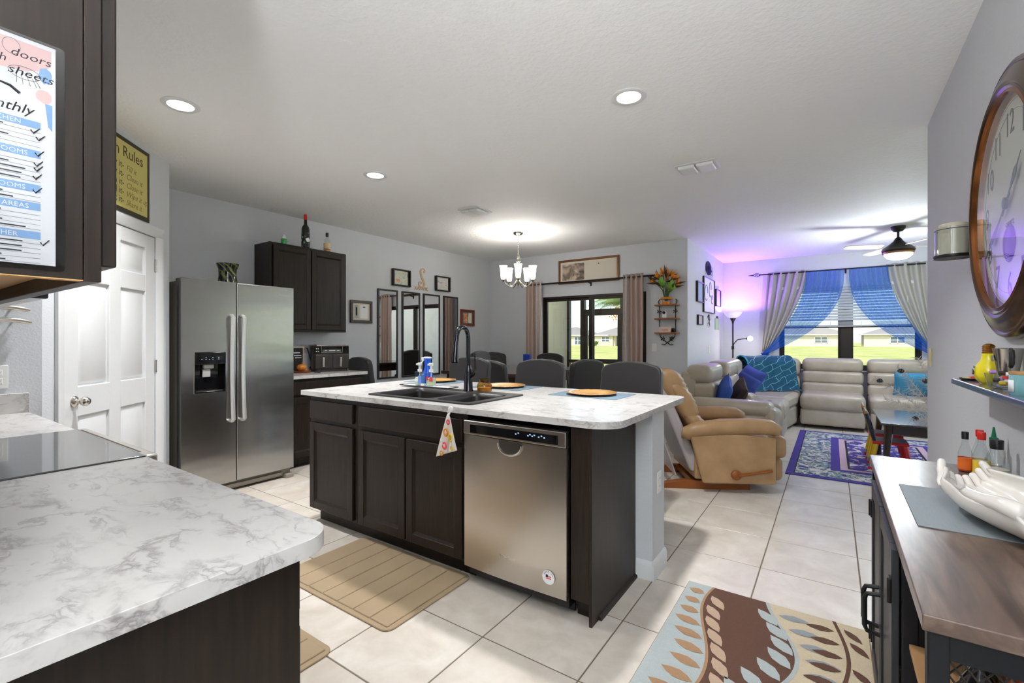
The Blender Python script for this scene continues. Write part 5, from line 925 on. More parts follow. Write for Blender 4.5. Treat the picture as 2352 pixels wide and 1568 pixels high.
for k in range(12):
    z = 2.10-.0445*k; M = Matrix.Translation(((a+b)/2, 9.07, z)) @ Matrix.Rotation(-.95, 4, 'X'); obj('slat', MB().box(-(b-a)/2,(b-a)/2,-.022,.022,-.0012,.0012).xf(M), BLIND, t, w=True)
for k in range(8):
    z = 1.575-.0075*k; obj('stacked_slat', MB().box(a,b,9.045,9.095,z-.0014,z+.0014), BLIND, t, w=True)
obj('bottom_rail', MB().box(a,b,9.045,9.095,1.495,1.512), BLIND, t, w=True)
for x in (a+.16, MC-.2, MC+.2, b-.16): obj('ladder_cord', MB().cyl((x,9.044,2.13),(x,9.044,1.5),.003,n=5), BLIND, t, w=True)
# ------------------------------------------------------------------ floor lamp
fl = thing('floor_lamp', 'black torchiere floor lamp with white bowl and side reading bulb in the corner', 'lamp', (-1.40, 8.72, 0))
obj('base', MB().lathe([(.13,0),(.13,.015),(.1,.025),(.02,.035),(.013,.05)], n=28), BLACKM, fl); obj('pole', MB().cyl((0,0,.04),(0,0,1.62),.0125,n=12), BLACKM, fl)
obj('bowl_holder', MB().lathe([(.0125,1.56),(.02,1.6),(.045,1.645),(.05,1.655),(0,1.655)], n=20), BLACKM, fl)
BOWL = mat('opal_bowl', s2l((232,228,240)), .4, emit=s2l((190,170,255)), es=.25)
obj('bowl', MB().lathe([(0,1.655),(.05,1.658),(.10,1.685),(.135,1.725),(.15,1.765),(.145,1.765),(.128,1.727),(.095,1.692),(.045,1.667),(0,1.665)], n=30, cap=False), BOWL, fl)
ar = obj('side_arm', MB().tube([(0,0,1.16),(.02,-.02,1.22),(.08,-.06,1.285),(.16,-.08,1.30),(.24,-.09,1.305)], .008, 8), BLACKM, fl); obj('clamp_knob', MB().rbox(-.02,.02,-.02,.02,1.12,1.18,.006), BLACKM, fl)
obj('globe_bulb', MB().lathe([(0,-.045),(.03,-.034),(.045,0),(.03,.034),(0,.045)], (.28,-.095,1.306), 20), mat('warm_bulb', (1,1,1), .5, emit=(1,.95,.85), es=3), fl); obj('bulb_socket', MB().cyl((.215,-.088,1.304),(.245,-.091,1.305),.016,n=12), BLACKM, fl)
light('uplight', 'POINT', (0,0,1.735), P_LAMP, (.32,.12,1.0), .03, parent=fl); light('reading_bulb', 'POINT', (.28,-.16,1.25), P_BULB, (1,.93,.82), .04, parent=fl)
# ------------------------------------------------------------------ sectional sofa
so = thing('sectional_sofa', 'cream leather reclining sectional sofa along the window wall', 'sofa', (-.6, 7.6, 0))
FD = Matrix
def cush(name, L, M, r=.05, n=4, matr=None, sub=0): return obj(name, MB().rbox(*L, r, n).xf(M), matr or LCREAM, so, w=True, ang=60)
def seat_unit(M, w, back=True, tall=1.0):
    # local: x across, +y forward (front at y=1.0), origin back-left on floor
    obj('base', MB().rbox(.01,w-.01,.12,.90,.04,.30,.03,2).xf(M), LCREAM, so, w=True)
    cush('footrest_panel', (.012,w-.012,.86,.975,.055,.285), M, .035); cush('seat_cushion', (.008,w-.008,.28,1.0,.27,.50), M, .07, 5)
    for k, (z0, z1, y0, th) in enumerate(((.44,.625,.20,.21),(.615,.80,.165,.225),(.79,tall,.08,.285))):
        cush('back_cushion', (.008,w-.008,y0,y0+th,z0,z1), M, .05 if k < 2 else .075, 5)
    obj('back_shell', MB().rbox(.015,w-.015,.03,.2,.1,tall-.08,.03,2).xf(M), LCREAM, so, w=True)
def SM(ox, oy, rz): return Matrix.Translation((ox,oy,0)) @ Matrix.Rotation(rz, 4, 'Z')
# left run faces +X : local +y -> +X  => rz=-90deg ; local +x -> -Y
LX = -1.47
def arm(M, w=.27):
    cush('arm_pad', (.0,w,.16,.99,.50,.655), M, .075, 5); cush('arm_panel', (.015,w-.015,.1,.955,.04,.53), M, .05); cush('arm_roll', (.01,w-.01,.9,1.03,.1,.6), M, .06, 5)
arm(SM(LX, 5.52, -PI/2)); seat_unit(SM(LX, 6.24, -PI/2), .72)
Mc = SM(LX, 6.58, -PI/2); cush('console_body', (.005,.335,.1,.99,.04,.53), Mc, .05); cush('console_lid', (.01,.33,.24,.68,.52,.62), Mc, .04)
for k in range(2):
    ho_ = MB().lathe([(.045,.535),(.047,.54),(.04,.542),(.036,.50),(0,.50)], (.09+.15*k,.82,0), 22); obj('cup_holder', ho_.xf(Mc), STEELD, so, w=True)
seat_unit(SM(LX, 7.30, -PI/2), .71)
# corner wedge
wp = [(-1.44,7.31),(-.62,7.31),(-.40,7.55),(-.40,8.10),(-.41,8.98),(-1.30,8.98),(-1.44,8.85)]
obj('wedge_base', MB().prism([(-1.40,7.32),(-.55,7.32),(-.42,8.12),(-.42,8.95),(-1.25,8.95),(-1.4,8.8)], .04, .32), LCREAM, so, w=True, bev=.04)
obj('wedge_seat', MB().prism([(-1.30,7.32),(-.50,7.32),(-.46,7.75),(-.41,8.08),(-.41,8.80),(-1.2,8.80),(-1.3,8.7)], .30, .50), LCREAM, so, w=True, bev=.06)
Mw = SM(-1.44, 8.02, -PI/2); cush('back_cushion', (.0,.70,.12,.34,.45,.72), Mw, .08, 5); cush('back_cushion', (.0,.70,.05,.30,.70,.99), Mw, .09, 5)
Mw2 = SM(-.41, 8.95, PI); cush('back_cushion', (.0,.42,.14,.34,.45,.72), Mw2, .08, 5); cush('back_cushion', (.0,.42,.06,.30,.70,.99), Mw2, .09, 5)
Mw3 = SM(-1.22, 8.92, PI+.75); cush('back_cushion', (-.38,.38,.05,.34,.45,.99), Mw3, .09, 5)
# back run faces -Y : rz=180
seat_unit(SM(.395, 8.98, PI), .79); seat_unit(SM(1.215, 8.98, PI), .79); arm(SM(1.50, 8.98, PI))
SLATE = mat('blue_pillow', s2l((64,84,168)), .8, noise=.15, nscale=6); BRNP = mat('brown_pillow', s2l((66,50,42)), .75, noise=.2); CYAN = mat('teal_pillow', s2l((60,140,176)), .8, noise=.15)
def pillow(name, label, c, rot, s=.42, th=.14, m_=SLATE, extra=None):
    t = thing(name, label, 'pillow', c, 0, 'sofa pillows'); t.rotation_euler = rot
    def fn(sg_):
        def g(u, v): x = (u-.5)*s; z = (v-.5)*s; k = max(0, (1-(2*u-1)**4)*(1-(2*v-1)**4))**.6; pin = 1-.06*(1-abs(2*u-1))*0; return (x*(1-.08*(1-abs(2*v-1)**2)*abs(2*u-1)), sg_*th/2*k, z*(1-.08*(1-abs(2*u-1)**2)*abs(2*v-1)))
        return g
    obj('cover', MB().grid(fn(1), 14, 14).grid(fn(-1), 14, 14), m_, t, ang=None)
    if extra: obj('flap', MB().grid(lambda u, v: ((u-.5)*s*.96, -th/2*max(0,(1-(2*u-1)**4)*(1-(2*(.35+.35*v)-1)**4))**.6-.006, (.35+.35*v-.5)*s), 10, 4), m_, t, sol=.004); obj('button', MB().box(-.02,.02,-th/2-.02,-th/2-.01,-.075,-.05), BLACK, t)
    return t
pillow('throw_pillow', 'blue envelope pillow with button on the sofa beside the teal throw', (-.98, 7.33, .685), (-.5, .25, -.85), .46, .15, SLATE, True)
pillow('throw_pillow', 'blue pillow leaning behind the near sofa arm', (-1.02, 5.70, .66), (-.35, .35, -1.35), .40, .13, mat('royal_pillow', s2l((50,84,170)), .75))
pillow('throw_pillow', 'dark brown and cream pillow beside the blue pillow near the sofa arm', (-.90, 5.86, .64), (-.45, .4, -1.3), .38, .12, BRNP)
pillow('throw_pillow', 'light teal pillow on the right sofa seat behind the feathers', (.92, 8.52, .64), (.35, 0, .1), .42, .15, CYAN)
def m_throw():
    m = mat('teal_throw', rough=.9); n, l, p = nodes(m); v = coord(n, l, (1,1,1)); b = n.new('ShaderNodeTexBrick'); b.inputs['Scale'].default_value = 3.0; b.inputs['Mortar Size'].default_value = .007; b.inputs['Color1'].default_value = (*s2l((22,74,98)),1); b.inputs['Color2'].default_value = (*s2l((26,84,106)),1); b.inputs['Mortar'].default_value = (*s2l((120,176,190)),1)
    cv = n.new('ShaderNodeMapping'); cv.inputs['Rotation'].default_value = (1.35,0,.4); l.new(v, cv.inputs[0]); nz = n.new('ShaderNodeTexNoise'); nz.inputs['Scale'].default_value = 9; l.new(v, nz.inputs[0]); mv = n.new('ShaderNodeMix'); mv.data_type = 'VECTOR'; mv.inputs[0].default_value = .06; l.new(cv.outputs[0], mv.inputs[4]); l.new(nz.outputs[1], mv.inputs[5]); l.new(mv.outputs[1], b.inputs[0]); l.new(b.outputs[0], p.inputs['Base Color']); return m
tb = thing('throw_blanket', 'dark teal patterned throw draped over the sofa corner back', 'blanket', (-.85, 8.5, .5))
def thr(u, v):
    # width runs along the corner, v goes over the top then down the front
    px_, py_ = -1.22+.62*u, 8.22+.46*u; nx, ny = .60, -.80; s_ = [(-.12,.80),(-.10,1.0),(0,1.03),(.12,1.01),(.24,.93),(.27,.72),(.34,.53),(.44,.515)]; q = v*(len(s_)-1); i = min(len(s_)-2, int(q)); f_ = q-i; d_ = s_[i][0]*(1-f_)+s_[i+1][0]*f_; z = s_[i][1]*(1-f_)+s_[i+1][1]*f_
    return (px_+nx*d_+.012*math.sin(20*u+5*v), py_+ny*d_+.01*math.cos(17*u), z+.008*math.sin(13*u+4*v))
obj('fabric', MB().grid(thr, 26, 28), m_throw(), tb, w=True, sol=.006, ang=None)
obj('hem', MB().tube([thr(0, k/20) for k in range(21)], .012, 6), mat('light_teal_hem', s2l((70,170,196)), .85), tb, w=True)
# ------------------------------------------------------------------ recliner
rc = thing('recliner', 'tan leather rocker recliner with wooden side lever facing the living room', 'recliner', (-1.087, 4.455, 0), math.radians(30))
OW = mat('honey_wood', s2l((150,84,36)), .35, noise=.2, nscale=8, stretch=(1,8,8))
for s_ in (-1, 1):
    y = s_*.41; yi = y-s_*.10
    obj('side_panel', MB().prism([(.0,.085),(.585,.085),(.585,.47),(.3,.50),(-.11,.49)], min(y,yi+s_*.06), max(y,yi+s_*.06), 'y'), LTAN, rc, bev=.015)
    am = MB().tube([(-.13,y-s_*.045,.45),(-.12,y-s_*.045,.50),(-.05,y-s_*.045,.525),(.15,y-s_*.045,.555),(.4,y-s_*.045,.56),(.55,y-s_*.045,.555),(.60,y-s_*.045,.53),(.605,y-s_*.045,.49)], [.04,.058,.066,.068,.068,.066,.056,.035], 14, flat=1.0); obj('arm_pad', am, LTAN, rc, ang=None)
    obj('runner', MB().prism([(-.36,.0),(.43,.0),(.43,.06),(-.12,.075),(-.36,.035)], s_*.25-.03, s_*.25+.03, 'y'), OW, rc, bev=.004)
obj('cross_bar', MB().box(-.05,.0,-.22,.22,.03,.075).box(.3,.35,-.22,.22,.03,.075), OW, rc)
obj('seat_box', MB().rbox(-.05,.56,-.345,.345,.10,.34,.02), LTAN, rc); obj('seat_cushion', MB().rbox(-.05,.60,-.33,.33,.32,.47,.06,5), LTAN, rc, ang=60)
for z0, z1, xo in ((.28,.47,.03),(.09,.29,.0)): obj('footrest_pad', MB().rbox(.585+xo*0,.69+xo,-.33,.33,z0,z1,.05,5), LTAN, rc, ang=60)
BK = [(-.10,.36),(-.17,.50),(-.26,.72),(-.34,.90),(-.40,.98)]
def backx(z): return -.10-(z-.36)*.46
obj('back_shell', MB().prism([(backx(.20)-.05,.16),(backx(.2)+.06,.16),(backx(.95)+.06,.95),(backx(.95)-.03,.97)], -.32, .32, 'y'), mat('recliner_back_sheen', s2l((176,170,170)), .35), rc, bev=.02)  # pale grey of the back stands in for a bluish sheen
obj('back_flap', MB().prism([(-.20,.12),(-.19,.12),(-.30,.44),(-.31,.44)], -.30, .30, 'y'), mat('recliner_back_sheen'), rc)
Mb = Matrix.Translation((0,0,0)) @ Matrix.Rotation(0, 4, 'Y')
def puff(z0, z1, th, name, bulge=.0):
    m = MB()
    def g(u, v):
        a = 2*PI*u; k = math.copysign(abs(math.cos(a))**.6, math.cos(a)); kk = math.copysign(abs(math.sin(a))**.6, math.sin(a)); t_ = (2*v-1); e = max(0, 1-t_**4)**.5; z = z0+(z1-z0)*v
        return (backx(z)+.13+kk*(th/2)*e+bulge*(1-t_*t_)+.006*math.sin(40*v)*(kk > 0), k*(.365 if name != 'headrest' else .35)*(.92+.08*e), z+.02*(1-abs(k))*0)
    m.grid(g, 32, 16, True); obj(name, m, LTAN, rc, ang=None)
puff(.40, .68, .20, 'lumbar_cushion', .04); puff(.60, .92, .22, 'back_cushion', .03); puff(.76, 1.035, .29, 'headrest', -.01)
obj('lever', MB().lathe([(.04,0),(.04,.02),(.03,.028),(0,.03)], n=22).xf(frame_mat((.26,-.412,.165), (1,0,0), (0,0,1))).tube([(.27,-.432,.165),(.4,-.435,.185),(.54,-.432,.21)], [.022,.016,.018], 10, flat=.6), OW, rc)
# ------------------------------------------------------------------ rugs
def m_oriental():
    m = mat('oriental_rug', rough=.95); n, l, p = nodes(m); v = coord(n, l); sp_x = n.new('ShaderNodeSeparateXYZ'); l.new(v, sp_x.inputs[0])
    ax = mth(n, l, 'ABSOLUTE', sp_x.outputs[0]); ay = mth(n, l, 'ABSOLUTE', sp_x.outputs[1]); dx = mth(n, l, 'SUBTRACT', .85, ax); dy = mth(n, l, 'SUBTRACT', 1.30, ay); e = mth(n, l, 'MINIMUM', dx, dy)
    PUR = s2l((70,58,140)); CRM = s2l((206,202,200)); BLK = s2l((38,34,50)); PNK = s2l((196,168,178)); GRN = s2l((120,150,140))
    z1 = noise(n, l, v, 5.5, 3, 2.5); z2 = noise(n, l, v, 13, 2, 1.5); fl1 = mth(n, l, 'GREATER_THAN', z1, .52); fl2 = mth(n, l, 'GREATER_THAN', z2, .6); oc = mth(n, l, 'COMPARE', z1, .52, .012)
    field = mixc(n, l, fl1, PUR, CRM); field = mixc(n, l, mth(n, l, 'MULTIPLY', fl2, fl1), field, PNK); field = mixc(n, l, oc, field, BLK)
    z3 = noise(n, l, v, 10, 2, 2); bd = mixc(n, l, mth(n, l, 'GREATER_THAN', z3, .48), CRM, GRN); bd = mixc(n, l, mth(n, l, 'GREATER_THAN', z3, .58), bd, PUR); bd = mixc(n, l, mth(n, l, 'COMPARE', z3, .48, .012), bd, BLK)
    c = field
    for lim, col in ((.52, BLK), (.50, PNK), (.44, PUR), (.36, None), (.075, BLK), (.065, PUR)):
        c = mixc(n, l, mth(n, l, 'LESS_THAN', e, lim), c, col if col else bd)
    l.new(c, p.inputs['Base Color']); nb_ = noise(n, l, v, 220, 2); b = n.new('ShaderNodeBump'); b.inputs['Strength'].default_value = .4; b.inputs['Distance'].default_value = .004; l.new(nb_, b.inputs['Height']); l.new(b.outputs[0], p.inputs['Normal']); return m
ru = obj('oriental_rug', MB().rbox(-.85,.85,-1.30,1.30,0,.008,.003), m_oriental()); ru.location = (.48, 6.46, 0); tag(ru, 'violet and cream floral oriental rug under the childrens table', 'rug')
RB = mat('rug_brown', s2l((112,78,62)), .95, noise=.35, nscale=220, bump=.8, bscale=260); RC = mat('rug_cream', s2l((222,204,172)), .95, noise=.2, nscale=220, bump=.8, bscale=260); RBl = mat('rug_pale_blue', s2l((190,198,196)), .95, noise=.2, nscale=220, bump=.8, bscale=260); RT = mat('rug_tan', s2l((186,146,110)), .95, noise=.25, nscale=220, bump=.8, bscale=260); RG = mat('rug_grey', s2l((160,166,168)), .95, noise=.2, nscale=220, bump=.8, bscale=260); RLT = mat('rug_light_tan', s2l((206,176,150)), .95, noise=.2, nscale=220, bump=.8, bscale=260)
lr = thing('leaf_rug', 'brown cream and blue leaf patterned runner rug in the right foreground', 'rug', (-.245, 1.93, 0)); RX0, RX1, RY0, RY1 = -.375, .375, -.63, .63
obj('rug_base', MB().rbox(RX0-.004,RX1+.004,RY0-.004,RY1+.004,0,.009,.003), mat('rug_binding', s2l((150,128,104)), .95), lr)
def w1(y): return -.215+.055*math.sin(2*PI*(y+.30)/1.05)
def w2(y): return .055+.075*math.sin(2*PI*(y-.02)/.95+.3)
def strip(a, b, z, n=60): return MB().grid(lambda u, v: (a(RY0+(RY1-RY0)*v)*(1-u)+b(RY0+(RY1-RY0)*v)*u, RY0+(RY1-RY0)*v, z), 6, n)
obj('pale_blue_band', strip(lambda y: RX0, w1, .0105), RBl, lr); obj('brown_band', strip(w1, w2, .0105), RB, lr); obj('cream_band', strip(w2, lambda y: RX1, .0105), RC, lr)
def leafm(x, y, L_, w_, a, zz=.0118): 
    pts = [(0,0),(.22,.7),(.5,1),(.78,.62),(1,0),(.78,-.62),(.5,-1),(.22,-.7)]; ca, sa_ = math.cos(a), math.sin(a); return [(x+L_*u*ca-w_*v*sa_, y+L_*u*sa_+w_*v*ca, zz) for u, v in pts]
def leaves(name, lst, m_, par=lr, zz=.0118):
    for x, y, L_, w_, a in lst:
        P_ = leafm(x, y, L_, w_, a, zz)
        if max(q[0] for q in P_) > RX1 or min(q[0] for q in P_) < RX0 or max(q[1] for q in P_) > RY1 or min(q[1] for q in P_) < RY0: continue
        obj(name, MB().add(P_, [tuple(range(8))]), m_, par)
ys = [RY0+.03+.095*k for k in range(14)]
leaves('tan_leaf', [(w1(y)-.015, y, min(.13, w1(y)-RX0-.03), .027, PI-.25) for y in ys], RT)
leaves('light_tan_leaf', [(w1(y)+.02, y, .125, .026, -.95) for y in ys], RLT); leaves('pale_leaf', [(w2(y)-.012, y, .135, .030, PI-.85) for y in ys], RBl)
leaves('grey_leaf', [(w2(y)+.03, y, .12, .025, .08) for y in ys], RG)
obj('tan_vine', strip(lambda y: w1(y)-.008, lambda y: w1(y)+.004, .0114), RT, lr); obj('blue_vine', strip(lambda y: w2(y)-.006, lambda y: w2(y)+.010, .0114), RBl, lr)
def w3(y): return .265+.035*math.sin(2*PI*(y-.1)/.95)
obj('brown_vine', strip(lambda y: w3(y)-.007, lambda y: w3(y)+.007, .0114), RB, lr)
leaves('brown_leaf', [(w3(y)-.02, y, .105, .022, PI+.08) for y in ys]+[(w3(y)+.015, y+.04, .10, .018, -.9) for y in ys], RB, zz=.0126)
# ------------------------------------------------------------------ childrens table and pencil chairs
kt = thing('kids_table', 'low dark wooden childrens table with glossy top on the oriental rug', 'table', (.71, 6.1, .008))
obj('table_top', MB().rbox(.38,1.04,5.56,6.66,.485,.505,.006), mat('kids_table_top', s2l((86,80,78)), .18, coat=.5), kt, w=True); obj('apron', MB().box(.43,.99,5.61,5.63,.40,.485).box(.43,.99,6.59,6.61,.40,.485).box(.43,.45,5.63,6.59,.40,.485).box(.97,.99,5.63,6.59,.40,.485), TBL, kt, w=True)
for x, sx in ((.44,-1),(.98,1)):
    for y in (5.62,6.6): obj('leg', MB().tube([(x,y,.485),(x+.0*sx,y,.40),(x+.015*sx,y,.22),(x+.005*sx,y,.008)], [.035,.034,.026,.022], 8), TBL, kt, w=True)
SIL = mat('pencil_ferrule', s2l((170,170,172)), .35, metal=.7); KSEAT = mat('lilac_seat', s2l((150,142,150)), .5)
def kchair(x, y, label):
    t = thing('pencil_chair', label, 'chair', (x, y, .008), 0, 'childrens pencil chairs')
    obj('seat_frame', MB().rbox(-.14,.14,-.14,.14,.255,.28,.006), RED, t); obj('seat', MB().rbox(-.125,.125,-.125,.125,.28,.288,.003), KSEAT, t)
    for k, (yy, m_) in enumerate(((-.11,NAVY),(-.04,YEL),(.04,NAVY),(.11,YEL))):
        p0 = Vector((-.12,yy,.28)); p1 = Vector((-.185,yy,.545)); pc = obj('pencil_post', MB().cyl(p0, p1, .018, n=6), m_, t); d_ = (p1-p0).normalized(); q = obj('pencil_wood', MB().cyl(p1, p1+d_*.025, .018, .008, n=6), WOODL, pc); obj('pencil_tip', MB().cyl(p1+d_*.025, p1+d_*.034, .008, .003, n=6), PAPER, pc)
    for sx, sy, m_ in ((-1,-1,YEL),(-1,1,YEL),(1,-1,RED),(1,1,RED)):
        lg = obj('leg', MB().tube([(sx*.11,sy*.11,.255),(sx*.145,sy*.13,.06)], .021, 6), m_, t); obj('leg_ferrule', MB().tube([(sx*.145,sy*.13,.06),(sx*.152,sy*.134,.025)], .021, 6), SIL, lg); obj('leg_eraser', MB().tube([(sx*.152,sy*.134,.025),(sx*.156,sy*.136,0)], .02, 6), RED, lg)
kchair(.47, 5.93, 'childrens pencil chair with red seat at the near side of the low table'); kchair(.47, 6.38, 'childrens pencil chair with red seat farther along the low table')
# feather arrangement beyond the wall end
fe = thing('feather_vase', 'floor vase of white and dark eyed feathers spilling past the wall end', 'vase', (.80, 4.95, 0))
obj('vase', MB().lathe([(.0,0),(.09,0),(.11,.05),(.12,.2),(.08,.42),(.045,.52),(.06,.56),(.055,.56),(.04,.52)], n=24, cap=False), mat('pale_ceramic', s2l((196,190,186)), .3), fe)
FW = mat('white_feather', s2l((214,206,198)), .8); FDK = mat('feather_eye', s2l((52,58,60)), .6)
for k, (tx, ty, tz, eye) in enumerate(((-.36,-.02,1.06,1),(-.20,-.05,.98,1),(-.50,.05,.96,1),(-.28,-.15,.66,1),(-.22,.1,1.14,0),(-.44,-.1,.80,0),(-.1,-.1,1.10,0),(-.12,-.2,.82,0),(.15,.1,1.0,0),(-.30,-.12,.90,0))):
    b_ = Vector((0,0,.5)); e_ = Vector((tx,ty,tz)); mid = (b_+e_)/2+Vector((tx*.1,0,.12)); q = [b_*(1-u)**2+mid*2*u*(1-u)+e_*u*u for u in [j/12 for j in range(13)]]
    fo = obj('quill', MB().tube(q, .0025, 5), FW, fe); bm_ = MB(); rr_ = random.Random(k)
    for j in range(130):
        u = .30+.70*j/130; i = min(11, int(u*12)); p = q[i].lerp(q[i+1], u*12-i); d_ = (q[i+1]-q[i]).normalized(); s_ = Vector((rr_.gauss(0,1), rr_.gauss(0,.6), rr_.gauss(0,1))); s_ = (s_-d_*s_.dot(d_)).normalized(); tip = p+(s_*.8+d_*.6)*rr_.uniform(.03,.09)+Vector((0,0,-.012)); bm_.add([p, p+d_*.004, tip], [(0,1,2)])
    obj('barbs', bm_, FW, fo, kind='stuff')
    if eye: obj('feather_eye', MB().lathe([(0,-.020),(.018,-.014),(.024,0),(.014,.014),(0,.020)], tuple(q[11]), 14, sy=.25), FDK, fo)
# ------------------------------------------------------------------ right wall console
co = thing('console_cabinet', 'black framed coffee bar cabinet with brown wood top against the right wall', 'cabinet', (.32, 1.79, 0)); CX0, CX1, CY0, CY1, CT = .14, .505, 1.10, 2.475, .80
def m_ctop():
    m = mat('walnut_console_top', rough=.3, coat=.2); n, l, p = nodes(m); z = noise(n, l, coord(n, l, (7,.8,7)), 3.2, 7, 1.2); l.new(ramp(n, l, z, [(.3, s2l((66,52,46))), (.5, s2l((96,78,68))), (.7, s2l((122,102,88)))]).outputs[0], p.inputs['Base Color']); return m
CBK = mat('console_black', s2l((22,23,27)), .45, spec=.3); CTOP = m_ctop(); SHW = mat('console_shelf_wood', s2l((190,146,100)), .45, noise=.25, nscale=5, stretch=(9,1,9))
obj('top', MB().rbox(CX0-.008,CX1,CY0-.008,CY1+.006,CT-.03,CT,.003), CTOP, co, w=True)
pt_ = .03
for x in (CX0, CX1-pt_):
    for y in (CY0, 1.455, 2.19, CY1-pt_): obj('post', MB().box(x,x+pt_,y,y+pt_,0,CT-.03), CBK, co, w=True, bev=.002)
obj('bottom_panel', MB().box(CX0+.01,CX1-.002,CY0+.005,CY1-.005,.08,.10), SHW, co, w=True); obj('back_panel', MB().box(CX1-.012,CX1-.004,CY0+.03,CY1-.03,.1,CT-.03), CBK, co, w=True)
for z in (.34,.56):
    obj('shelf', MB().box(CX0+.012,CX1-.014,CY0+.032,1.453,z-.012,z), SHW, co, w=True, bev=.001); obj('shelf', MB().box(CX0+.012,CX1-.014,2.222,CY1-.032,z-.012,z), SHW, co, w=True, bev=.001)
obj('divider', MB().box(CX0+.03,CX1-.014,1.46,1.48,.1,CT-.03), CBK, co, w=True); obj('divider', MB().box(CX0+.03,CX1-.014,2.195,2.215,.1,CT-.03), CBK, co, w=True)
for y0_, y1_, hy in ((1.49,1.845,1.875),(1.855,2.19,1.905)):
    dq = obj('door', MB().box(CX0-.018,CX0-.002,y0_,y0_+.045,.11,CT-.035).box(CX0-.018,CX0-.002,y1_-.045,y1_,.11,CT-.035).box(CX0-.018,CX0-.002,y0_+.045,y1_-.045,.11,.16).box(CX0-.018,CX0-.002,y0_+.045,y1_-.045,CT-.085,CT-.035).box(CX0-.012,CX0-.006,y0_+.045,y1_-.045,.16,CT-.085), mat('console_door_grey', s2l((46,47,50)), .4, spec=.35), co, w=True, bev=.002)
    yy = y1_-.022 if y0_ < 1.6 else y0_+.022
    obj('handle', MB().tube([(CX0-.018,yy,.375),(CX0-.05,yy,.38),(CX0-.056,yy,.395),(CX0-.056,yy,.48),(CX0-.05,yy,.495),(CX0-.018,yy,.5)], .007, 8), BLACKM, dq, w=True)
    for z in (.2,.66): obj('hinge', MB().box(CX0-.022,CX0-.018,(y0_+.004 if y0_ < 1.6 else y1_-.024),(y0_+.024 if y0_ < 1.6 else y1_-.004),z-.03,z+.03).cyl((CX0-.022,(y0_ if y0_ < 1.6 else y1_),z-.03),(CX0-.022,(y0_ if y0_ < 1.6 else y1_),z+.03),.005,n=8), BLACKM, dq, w=True)
obj('end_rail', MB().box(CX0+.03,CX1-.03,CY0+.003,CY0+.027,CT-.075,CT-.03), CBK, co, w=True); obj('end_rail', MB().box(CX0+.03,CX1-.03,CY0+.003,CY0+.027,.08,.14), CBK, co, w=True)
mesh_m = MB(); stp = .0165
for s_ in (-1,1):
    for k in range(-60, 60):
        a0 = CX0+.03; a1 = CX1-.03; z0_, z1_ = .14, CT-.075; pts = []
        c_ = k*stp
        # line z = z0 + s*(x-a0) + c
        xs = [a0, a1]; P_ = []
        for x in (a0, a1):
            z = z0_+s_*(x-a0)*1.35+c_*1.6
            P_.append((x, z))
        (xa, za), (xb, zb) = P_
        lo, hi = (0, 1); 
        def cut(t0, t1):
            for zz, lower in ((z0_, True), (z1_, False)):
                fa, fb = za-zz, zb-zz
                if not lower: fa, fb = -fa, -fb
                if fa < 0 and fb < 0: return None
                if fa < 0: t0 = max(t0, fa/(fa-fb))
                if fb < 0: t1 = min(t1, fa/(fa-fb))
            return (t0, t1) if t1-t0 > .01 else None
        r_ = cut(0., 1.)
        if not r_: continue
        A_ = (xa+(xb-xa)*r_[0], CY0+.014+s_*.0015, za+(zb-za)*r_[0]); B_ = (xa+(xb-xa)*r_[1], CY0+.014+s_*.0015, za+(zb-za)*r_[1]); mesh_m.tube([A_, B_], .0017, 4)
obj('wire_mesh', mesh_m, mat('mesh_metal', s2l((70,66,62)), .4, metal=.6), co, w=True, kind='stuff')
# things inside the near compartment
rr = random.Random(5); cols = [('amber_bottle', (150,70,30)), ('clear_bottle', (210,214,216)), ('green_bottle', (60,84,50)), ('white_canister', (222,220,214)), ('dark_canister', (40,36,38))]
k = 0
for z in (.34, .56, .10):
    for j in range(4):
        nm, col = cols[k % 5]; x = .225+.075*(j % 3)+(.03 if j == 3 else 0); y = 1.20+.075*(j % 2)+(.08 if j == 3 else 0); hh = rr.uniform(.11,.15); r_ = rr.uniform(.024,.030)
        t = thing('pantry_bottle', ['amber', 'clear', 'green', 'white', 'dark'][k % 5]+' bottle behind the wire mesh, '+{.34:'middle', .56:'top', .10:'bottom'}[z]+' shelf, '+['nearest the aisle', 'second from the aisle', 'third from the aisle', 'at the back'][j], 'bottle', (x, y, z), 0, 'bottles inside the console')
        obj('bottle', MB().lathe([(r_*.9,0),(r_,.005),(r_,hh*.6),(r_*.45,hh*.78),(r_*.42,hh*.92)], n=16), mat(nm, s2l(col), .12, coat=.5), t); obj('cap', MB().lathe([(r_*.48,hh*.9),(r_*.48,hh),(0,hh)], n=14), [BLACK, RED, PLASTIC][k % 3], t); k += 1
RIB = mat('ribbed_grey_placemat', s2l((138,146,150)), .6, noise=.25, nscale=90, stretch=(6,.2,1))
tag(obj('ribbed_placemat', MB().rbox(.185,.49,1.60,2.025,CT,CT+.003,.001), RIB), 'ribbed grey placemat under the white hands bowl on the console', 'placemat')
